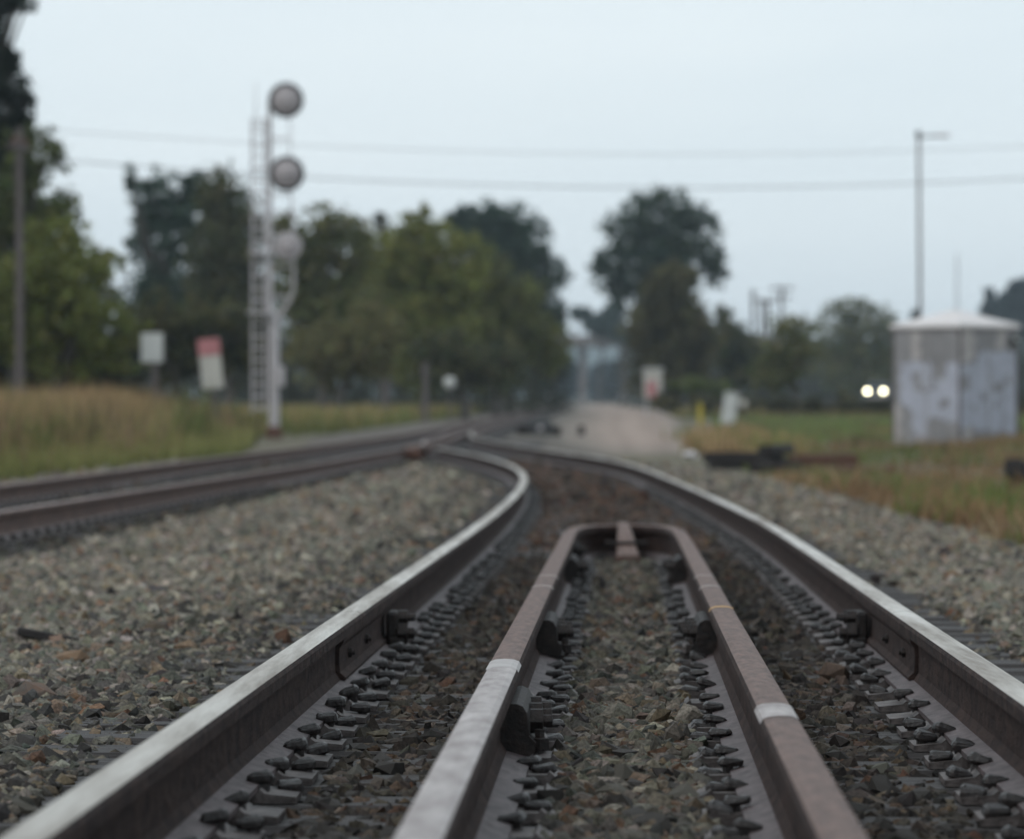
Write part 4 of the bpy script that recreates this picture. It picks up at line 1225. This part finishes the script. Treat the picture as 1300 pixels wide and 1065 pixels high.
tree('leafy_tree', 'olive tree sloping down towards the gap on the right of the thicket', 'tree', 200, 630, [(612, 365, 42, 52), (652, 408, 48, 56), (605, 435, 70, 58), (694, 440, 30, 46)], OLIVE, (.10, .10, .04), .30, 1.0)
tree('dark_tree', 'big dark domed tree behind the olive thicket', 'tree', 285, 645, [(612, 296, 48, 44), (655, 312, 50, 58), (690, 360, 36, 50), (640, 370, 60, 60), (585, 290, 26, 30), (705, 405, 18, 24)], TEAL, TEAL2, .38, .9, clump=.17)
tree('leafy_bush', 'brownish bush in front of the thicket, left of the grey posts', 'bush', 168, 430, [(420, 450, 60, 46), (470, 430, 44, 60)], BROWN, BROWN2, .28, 1.0)
tree('leafy_bush', 'dark low bush at the foot of the thicket by the round marker', 'bush', 178, 590, [(560, 455, 50, 46), (620, 465, 56, 40)], DARK2, BROWN, .28, 1.0)
tree('leafy_bush', 'dark low bush behind the two signs', 'bush', 128, 230, [(200, 430, 60, 60), (265, 430, 50, 64), (320, 440, 40, 56)], (.026, .036, .022), BROWN, .24, 1.0)
tree('leafy_bush', 'low dark bush closing the thicket beside the overpass', 'bush', 330, 700, [(690, 470, 26, 34), (712, 460, 14, 26)], DARK, DARK2, .40, 1.0)
# centre gap
tree('far_tree', 'small dark tree over the overpass deck', 'tree', 600, 760, [(765, 412, 26, 16), (738, 398, 16, 9), (778, 395, 16, 12), (790, 425, 20, 12)], TEAL, TEAL2, .8, 1.0)
tree('far_tree', 'blue-green far tree under the left part of the overpass', 'tree', 800, 720, [(715, 485, 14, 34), (728, 480, 12, 22)], BLUE, BLUE2, .9, 1.0)
tree('far_tree', 'blue-green far tree under the right part of the overpass', 'tree', 900, 768, [(765, 488, 20, 30), (785, 485, 14, 30)], BLUE, BLUE2, 1.0, 1.0)
# right side
tree('dark_tree', 'big dark tree with two side lobes right of the gap', 'tree', 300, 842, [(838, 278, 52, 50), (798, 300, 40, 44), (880, 296, 38, 46), (838, 330, 66, 50), (772, 345, 28, 32), (908, 338, 22, 32), (790, 372, 26, 20), (842, 360, 52, 44)], TEAL, (.058, .082, .044), .38, .8, clump=.15)
tree('leafy_tree', 'brown-olive tree in front of the big dark tree', 'tree', 250, 850, [(850, 370, 38, 44), (835, 420, 48, 46), (875, 430, 44, 50), (850, 470, 60, 40)], BROWN, (.062, .055, .026), .38, 1.0)
tree('leafy_bush', 'thin dark bush below the far poles', 'bush', 260, 935, [(920, 440, 30, 46), (945, 460, 34, 40), (915, 400, 12, 14)], DARK2, BROWN, .36, .9)
tree('leafy_bush', 'olive bush under the crossarm poles', 'bush', 215, 1010, [(1010, 440, 38, 44), (985, 470, 40, 34)], GREEN, BROWN2, .32, 1.0)
tree('leafy_tree', 'loose olive tree left of the hut, sky through its top', 'tree', 378, 1085, [(1075, 395, 38, 20), (1060, 430, 46, 40), (1105, 420, 40, 44), (1085, 470, 62, 40), (1128, 440, 22, 50)], GREEN, BROWN2, .38, .55, clump=.15)
tree('conifer', 'distant dark blue conifer group at the right edge, tallest', 'tree', 700, 1290, [(1288, 368, 9, 12), (1285, 388, 20, 20), (1285, 415, 30, 24), (1305, 380, 18, 30)], BLUE, BLUE2, .9, 1.1)
tree('conifer', 'distant narrow conifer left of the tallest one', 'tree', 710, 1258, [(1257, 375, 6, 12), (1258, 392, 12, 16), (1256, 412, 18, 20)], BLUE, BLUE2, .9, 1.1)
tree('conifer', 'tiny distant conifer top showing over the hut roof', 'tree', 720, 1162, [(1162, 402, 6, 10), (1162, 425, 12, 18)], BLUE, BLUE2, .9, 1.0)
tree('hedge', 'low dark hedge across the right, below the headlights', 'hedge', 212, 1000, [(850, 510, 26, 12), (895, 512, 30, 12), (940, 513, 30, 13), (985, 514, 30, 12), (1030, 514, 30, 12), (1075, 514, 30, 13), (1115, 515, 26, 11), (1150, 515, 30, 12), (1200, 512, 36, 14), (1260, 512, 40, 14), (1320, 512, 40, 16)], (.026, .028, .018), BROWN, .26, 1.3, trunk=.06)
tree('leafy_bush', 'green low bush right of the red and white cabinet', 'bush', 222, 895, [(880, 490, 30, 12), (910, 493, 26, 12)], GREEN, GREEN2, .26, 1.2, trunk=.06)

# dense wood behind everything on the left and right: reads as one mass
def wood_mass(name, label, boxes, c1, c2, leaf):
    cs, sg, ct, cl = [], [], [], []
    for x0, x1, y0, y1, d0, d1, n in boxes:
        d = rng.uniform(d0, d1, n); xx = rng.uniform(x0, x1, n); yy = rng.uniform(y0, y1, n)
        cs.append(np.stack([(xx - 650) * d / F_PX, d, CAM_Z - (yy - HY) * d / F_PX], -1)); sg.append(np.full(n, .75) * d / 220); ct.append(np.full(n, 42))
        m_ = rng.uniform(size=(n, 1)); cl.append(np.array(c1) * (1 - m_) + np.array(c2) * m_)
    o = leaf_cloud(np.concatenate(cs), np.concatenate(sg), np.concatenate(ct), leaf, np.concatenate(cl), name, None)
    tag(o, label, 'undergrowth', kind='stuff')
wood_mass('undergrowth', 'dark tangled undergrowth filling the wood on both sides of the line',
          [(-120, 700, 430, 530, 225, 300, 620), (-120, 690, 360, 430, 240, 300, 260), (800, 1400, 450, 520, 395, 460, 900), (-150, 160, 440, 500, 112, 125, 150)], (.022, .028, .018), (.045, .042, .024), .36)

# ------------------------------------------------------------------ grass and weeds
def blades(name, label, X, D, H, w, base_c, tip_c, lean=.35, cat='grass', zoff=0.0):
    n = len(X)
    Z = np.array([float(zground(d)) for d in D]) + zoff - .02
    yaw = rng.uniform(0, 2 * math.pi, n); la = rng.uniform(0, 2 * math.pi, n); ln = rng.uniform(.05, lean, n) * H
    ww = w * rng.uniform(.6, 1.4, n)
    dx, dy = np.cos(yaw) * ww, np.sin(yaw) * ww
    ex, ey = np.cos(la) * ln, np.sin(la) * ln
    V = np.empty((n, 5, 3))
    V[:, 0] = np.stack([X - dx, D - dy, Z], -1); V[:, 1] = np.stack([X + dx, D + dy, Z], -1)
    V[:, 2] = np.stack([X - dx * .8 + ex * .35, D - dy * .8 + ey * .35, Z + H * .55], -1); V[:, 3] = np.stack([X + dx * .8 + ex * .35, D + dy * .8 + ey * .35, Z + H * .55], -1)
    V[:, 4] = np.stack([X + ex, D + ey, Z + H], -1)
    col = np.empty((n, 5, 3)); var = rng.uniform(.7, 1.3, (n, 1))
    bc, tc_ = base_c * var, tip_c * var
    col[:, 0] = col[:, 1] = bc; col[:, 2] = col[:, 3] = (bc + tc_) / 2; col[:, 4] = tc_
    o5 = (np.arange(n) * 5)[:, None]
    Fc = np.concatenate([o5 + np.array([[0, 1, 3]]), o5 + np.array([[0, 3, 2]]), o5 + np.array([[2, 3, 4]])], 0)
    o = link(name, np_mesh(name, V.reshape(-1, 3), Fc, M['grass'], col.reshape(-1, 3)))
    tag(o, label, cat, kind='stuff')
def field(n, xf0, xf1, d0, d1, bias=1.0):
    D = d0 + (d1 - d0) * rng.uniform(size=n) ** bias
    a, b_ = xf0(D), xf1(D)
    return a + (b_ - a) * rng.uniform(size=n), D
GRN = np.array([.10, .125, .042]); TAN = np.array([.43, .28, .155]); TAN2 = np.array([.32, .22, .12]); RED = np.array([.30, .175, .095]); LGRN = np.array([.20, .235, .075])
# tall dry grass on the left
X, D = field(46000, lambda d: -.16 * d - 1.0, lambda d: XML(d) - 2.0 - np.clip((d - 73) * .078, 0, 2.6), 30, 112, 1.2)
pn = .5 + .5 * np.sin(X * .55 + D * .11) * np.sin(D * .17 + 1.0 - X * .2)
near = np.clip((XML(D) - 2.0 - np.clip((D - 73) * .078, 0, 2.6) - X) / 3.0, 0, 1)
k = np.clip(.55 * pn + .75 * near - .25 + rng.normal(0, .16, len(X)), 0, 1)[:, None]
H = (.30 + .50 * near + .36 * pn * near + .25 * np.clip((D - 60) / 50, 0, 1) * near) * rng.uniform(.7, 1.2, len(X))
blades('tall_grass', 'tall dry tan and green grass along the left side of the line', X, D, H, .016, GRN * (1 - .3 * k) + TAN2 * .3 * k, LGRN * (1 - k) * .8 + TAN * (.25 + .75 * k), .45)
X, D = field(15000, lambda d: -.16 * d - 1.0, lambda d: XML(d) - np.interp(d, [112, 118, 170], [4.2, 3.3, 2.6]), 112, 260, 1.0)
H = rng.uniform(.4, .9, len(X)); k = rng.uniform(size=(len(X), 1))
blades('far_grass', 'far dry grass verge below the thicket on the left', X, D, H, .04, GRN + 0 * k, TAN * k + LGRN * (1 - k), .4)
# right: weeds along the shoulder, and tufts in the left grass
def clumps(n, x0f, x1f, d0, d1, per, rad):
    D0 = rng.uniform(d0, d1, n); u = rng.uniform(size=n); X0 = x0f(D0) + (x1f(D0) - x0f(D0)) * u
    ci = np.repeat(np.arange(n), per)
    return X0[ci] + rng.normal(0, rad, len(ci)), D0[ci] + rng.normal(0, rad * 1.6, len(ci)), ci
X, D, ci = clumps(240, lambda d: -.15 * d - .5, lambda d: XML(d) - 2.6 - np.clip((d - 73) * .078, 0, 2.6), 34, 112, 60, .30)
H = rng.uniform(.35, 1.25, len(X)) * rng.uniform(.55, 1.25, 240)[ci]
tk = np.array([(.26, .165, .095), (.12, .10, .055), (.16, .19, .065), (.36, .25, .15)])[rng.integers(0, 4, 240)][ci]
blades('grass_tufts', 'darker seeding tufts standing in the tall grass on the left', X, D, H, .015, tk * .45, tk, .5)
X, D, ci = clumps(430, lambda d: XR(d) + 1.8 + .35 * np.sin(d * 1.1), lambda d: .132 * d + 1.6, 15, 52, 42, .16)
CK = rng.uniform(size=430); HK = rng.uniform(.5, 1.25, 430)
kinds = np.array([(.17, .215, .065), (.34, .215, .115), (.24, .15, .085), (.21, .20, .10), (.38, .27, .16)])
ck = kinds[np.searchsorted([.36, .56, .76, .92, 1.01], CK)][ci]
sel = X > XR(D) + 1.55; X, D, ck, ci = X[sel], D[sel], ck[sel], ci[sel]
H = rng.uniform(.05, .28, len(X)) * HK[ci] ** 1.5
blades('shoulder_weeds', 'orange-brown and green weeds beside the right gravel shoulder', X, D, H, .012, ck * .6, ck, .7, zoff=.0)
X, D = field(9000, lambda d: XR(d) + 1.9 + np.clip(d - 60, 0, 40) * .03, lambda d: .132 * d + 2, 50, 92, 1.0)
k = rng.uniform(size=(len(X), 1)); g = (np.sin(X * .9 - D * .23) > 0)[:, None]
sel = (X > 3.4) ; X, D, k, g = X[sel], D[sel], k[sel], g[sel]
H = rng.uniform(.03, .15, len(X))
blades('rough_grass', 'rough brown and green grass in front of the hut', X, D, H, .018, np.where(g, GRN, TAN2 * .5), np.where(g, LGRN * .8, TAN * (.4 + .5 * k)), .5)
X, D, ci = clumps(70, lambda d: np.full_like(d, px(866, 85)) + (d - 76) * .02, lambda d: np.full_like(d, px(985, 85)) + (d - 76) * .03, 74, 104, 45, .22)
H = rng.uniform(.12, .46, len(X)) * rng.uniform(.4, 1.25, 70)[ci]; k = rng.uniform(size=(len(X), 1)); gk = (rng.uniform(size=70) < .25)[ci][:, None]
blades('tan_grass', 'clump of tall tan grass behind the black discarded ties', X, D, H, .02, TAN2 * .8 + 0 * k, np.where(gk, LGRN, TAN * (.8 + .5 * k)), .5)
X, D = field(26000, lambda d: .045 * d + .6, lambda d: .14 * d + 2, 96, 205, .9)
H = rng.uniform(.06, .16, len(X)); k = rng.uniform(size=(len(X), 1))
blades('lawn', 'mown green lawn left of the hut', X, D, H, .05, np.array([.12, .155, .055]) + 0 * k, np.array([.19, .235, .085]) * (.8 + .4 * k), .5)
X, D = field(9000, lambda d: .028 * d + 2.4, lambda d: .14 * d + 2, 205, 330, 1.0)
H = rng.uniform(.2, .5, len(X)); k = rng.uniform(size=(len(X), 1))
blades('verge_grass', 'far dry verge grass behind the lawn on the right', X, D, H, .06, GRN + 0 * k, TAN * k + GRN * (1 - k), .5)
X, D, ci = clumps(150, lambda d: .05 * d + .4, lambda d: .14 * d + 1, 62, 150, 40, .28)
tk = np.array([(.32, .21, .12), (.15, .12, .07), (.20, .23, .08), (.26, .24, .12)])[rng.integers(0, 4, 150)][ci]
H = rng.uniform(.06, .38, len(X)) * rng.uniform(.4, 1.1, 150)[ci]
blades('lawn_tufts', 'rough brown and green tufts scattered over the grass by the hut', X, D, H, .02, tk * .55, tk, .6)
# weeds round the hut's foot
X, D = field(2600, lambda d: np.full_like(d, px(1120, 88)), lambda d: np.full_like(d, px(1330, 88)), 84, 89.6, 1.0)
H = rng.uniform(.08, .42, len(X)) * np.interp(X, [px(1120, 88), px(1180, 88), px(1330, 88)], [.1, .35, 1.1]); k = rng.uniform(size=(len(X), 1))
blades('hut_weeds', 'brown-red weeds growing against the foot of the hut', X, D, H, .02, GRN * .8 + 0 * k, RED * k + TAN2 * (1 - k), .5)

# ------------------------------------------------------------------ air
bz0, bz1 = -1.6, 48.0
b = MB(); b.box((0, 1600, (bz0 + bz1) / 2), (2800, 3400, bz1 - bz0))
hz_m = bpy.data.materials.new('thin_haze'); hz_m.use_nodes = True
t = hz_m.node_tree; t.nodes.clear()
mo = t.nodes.new('ShaderNodeOutputMaterial'); pv = t.nodes.new('ShaderNodeVolumePrincipled')
pv.inputs['Color'].default_value = (.74, .86, .97, 1); pv.inputs['Density'].default_value = .00024; pv.inputs['Anisotropy'].default_value = 0.0
t.links.new(pv.outputs['Volume'], mo.inputs['Volume'])
tag(b.build('haze', hz_m), kind='stuff')
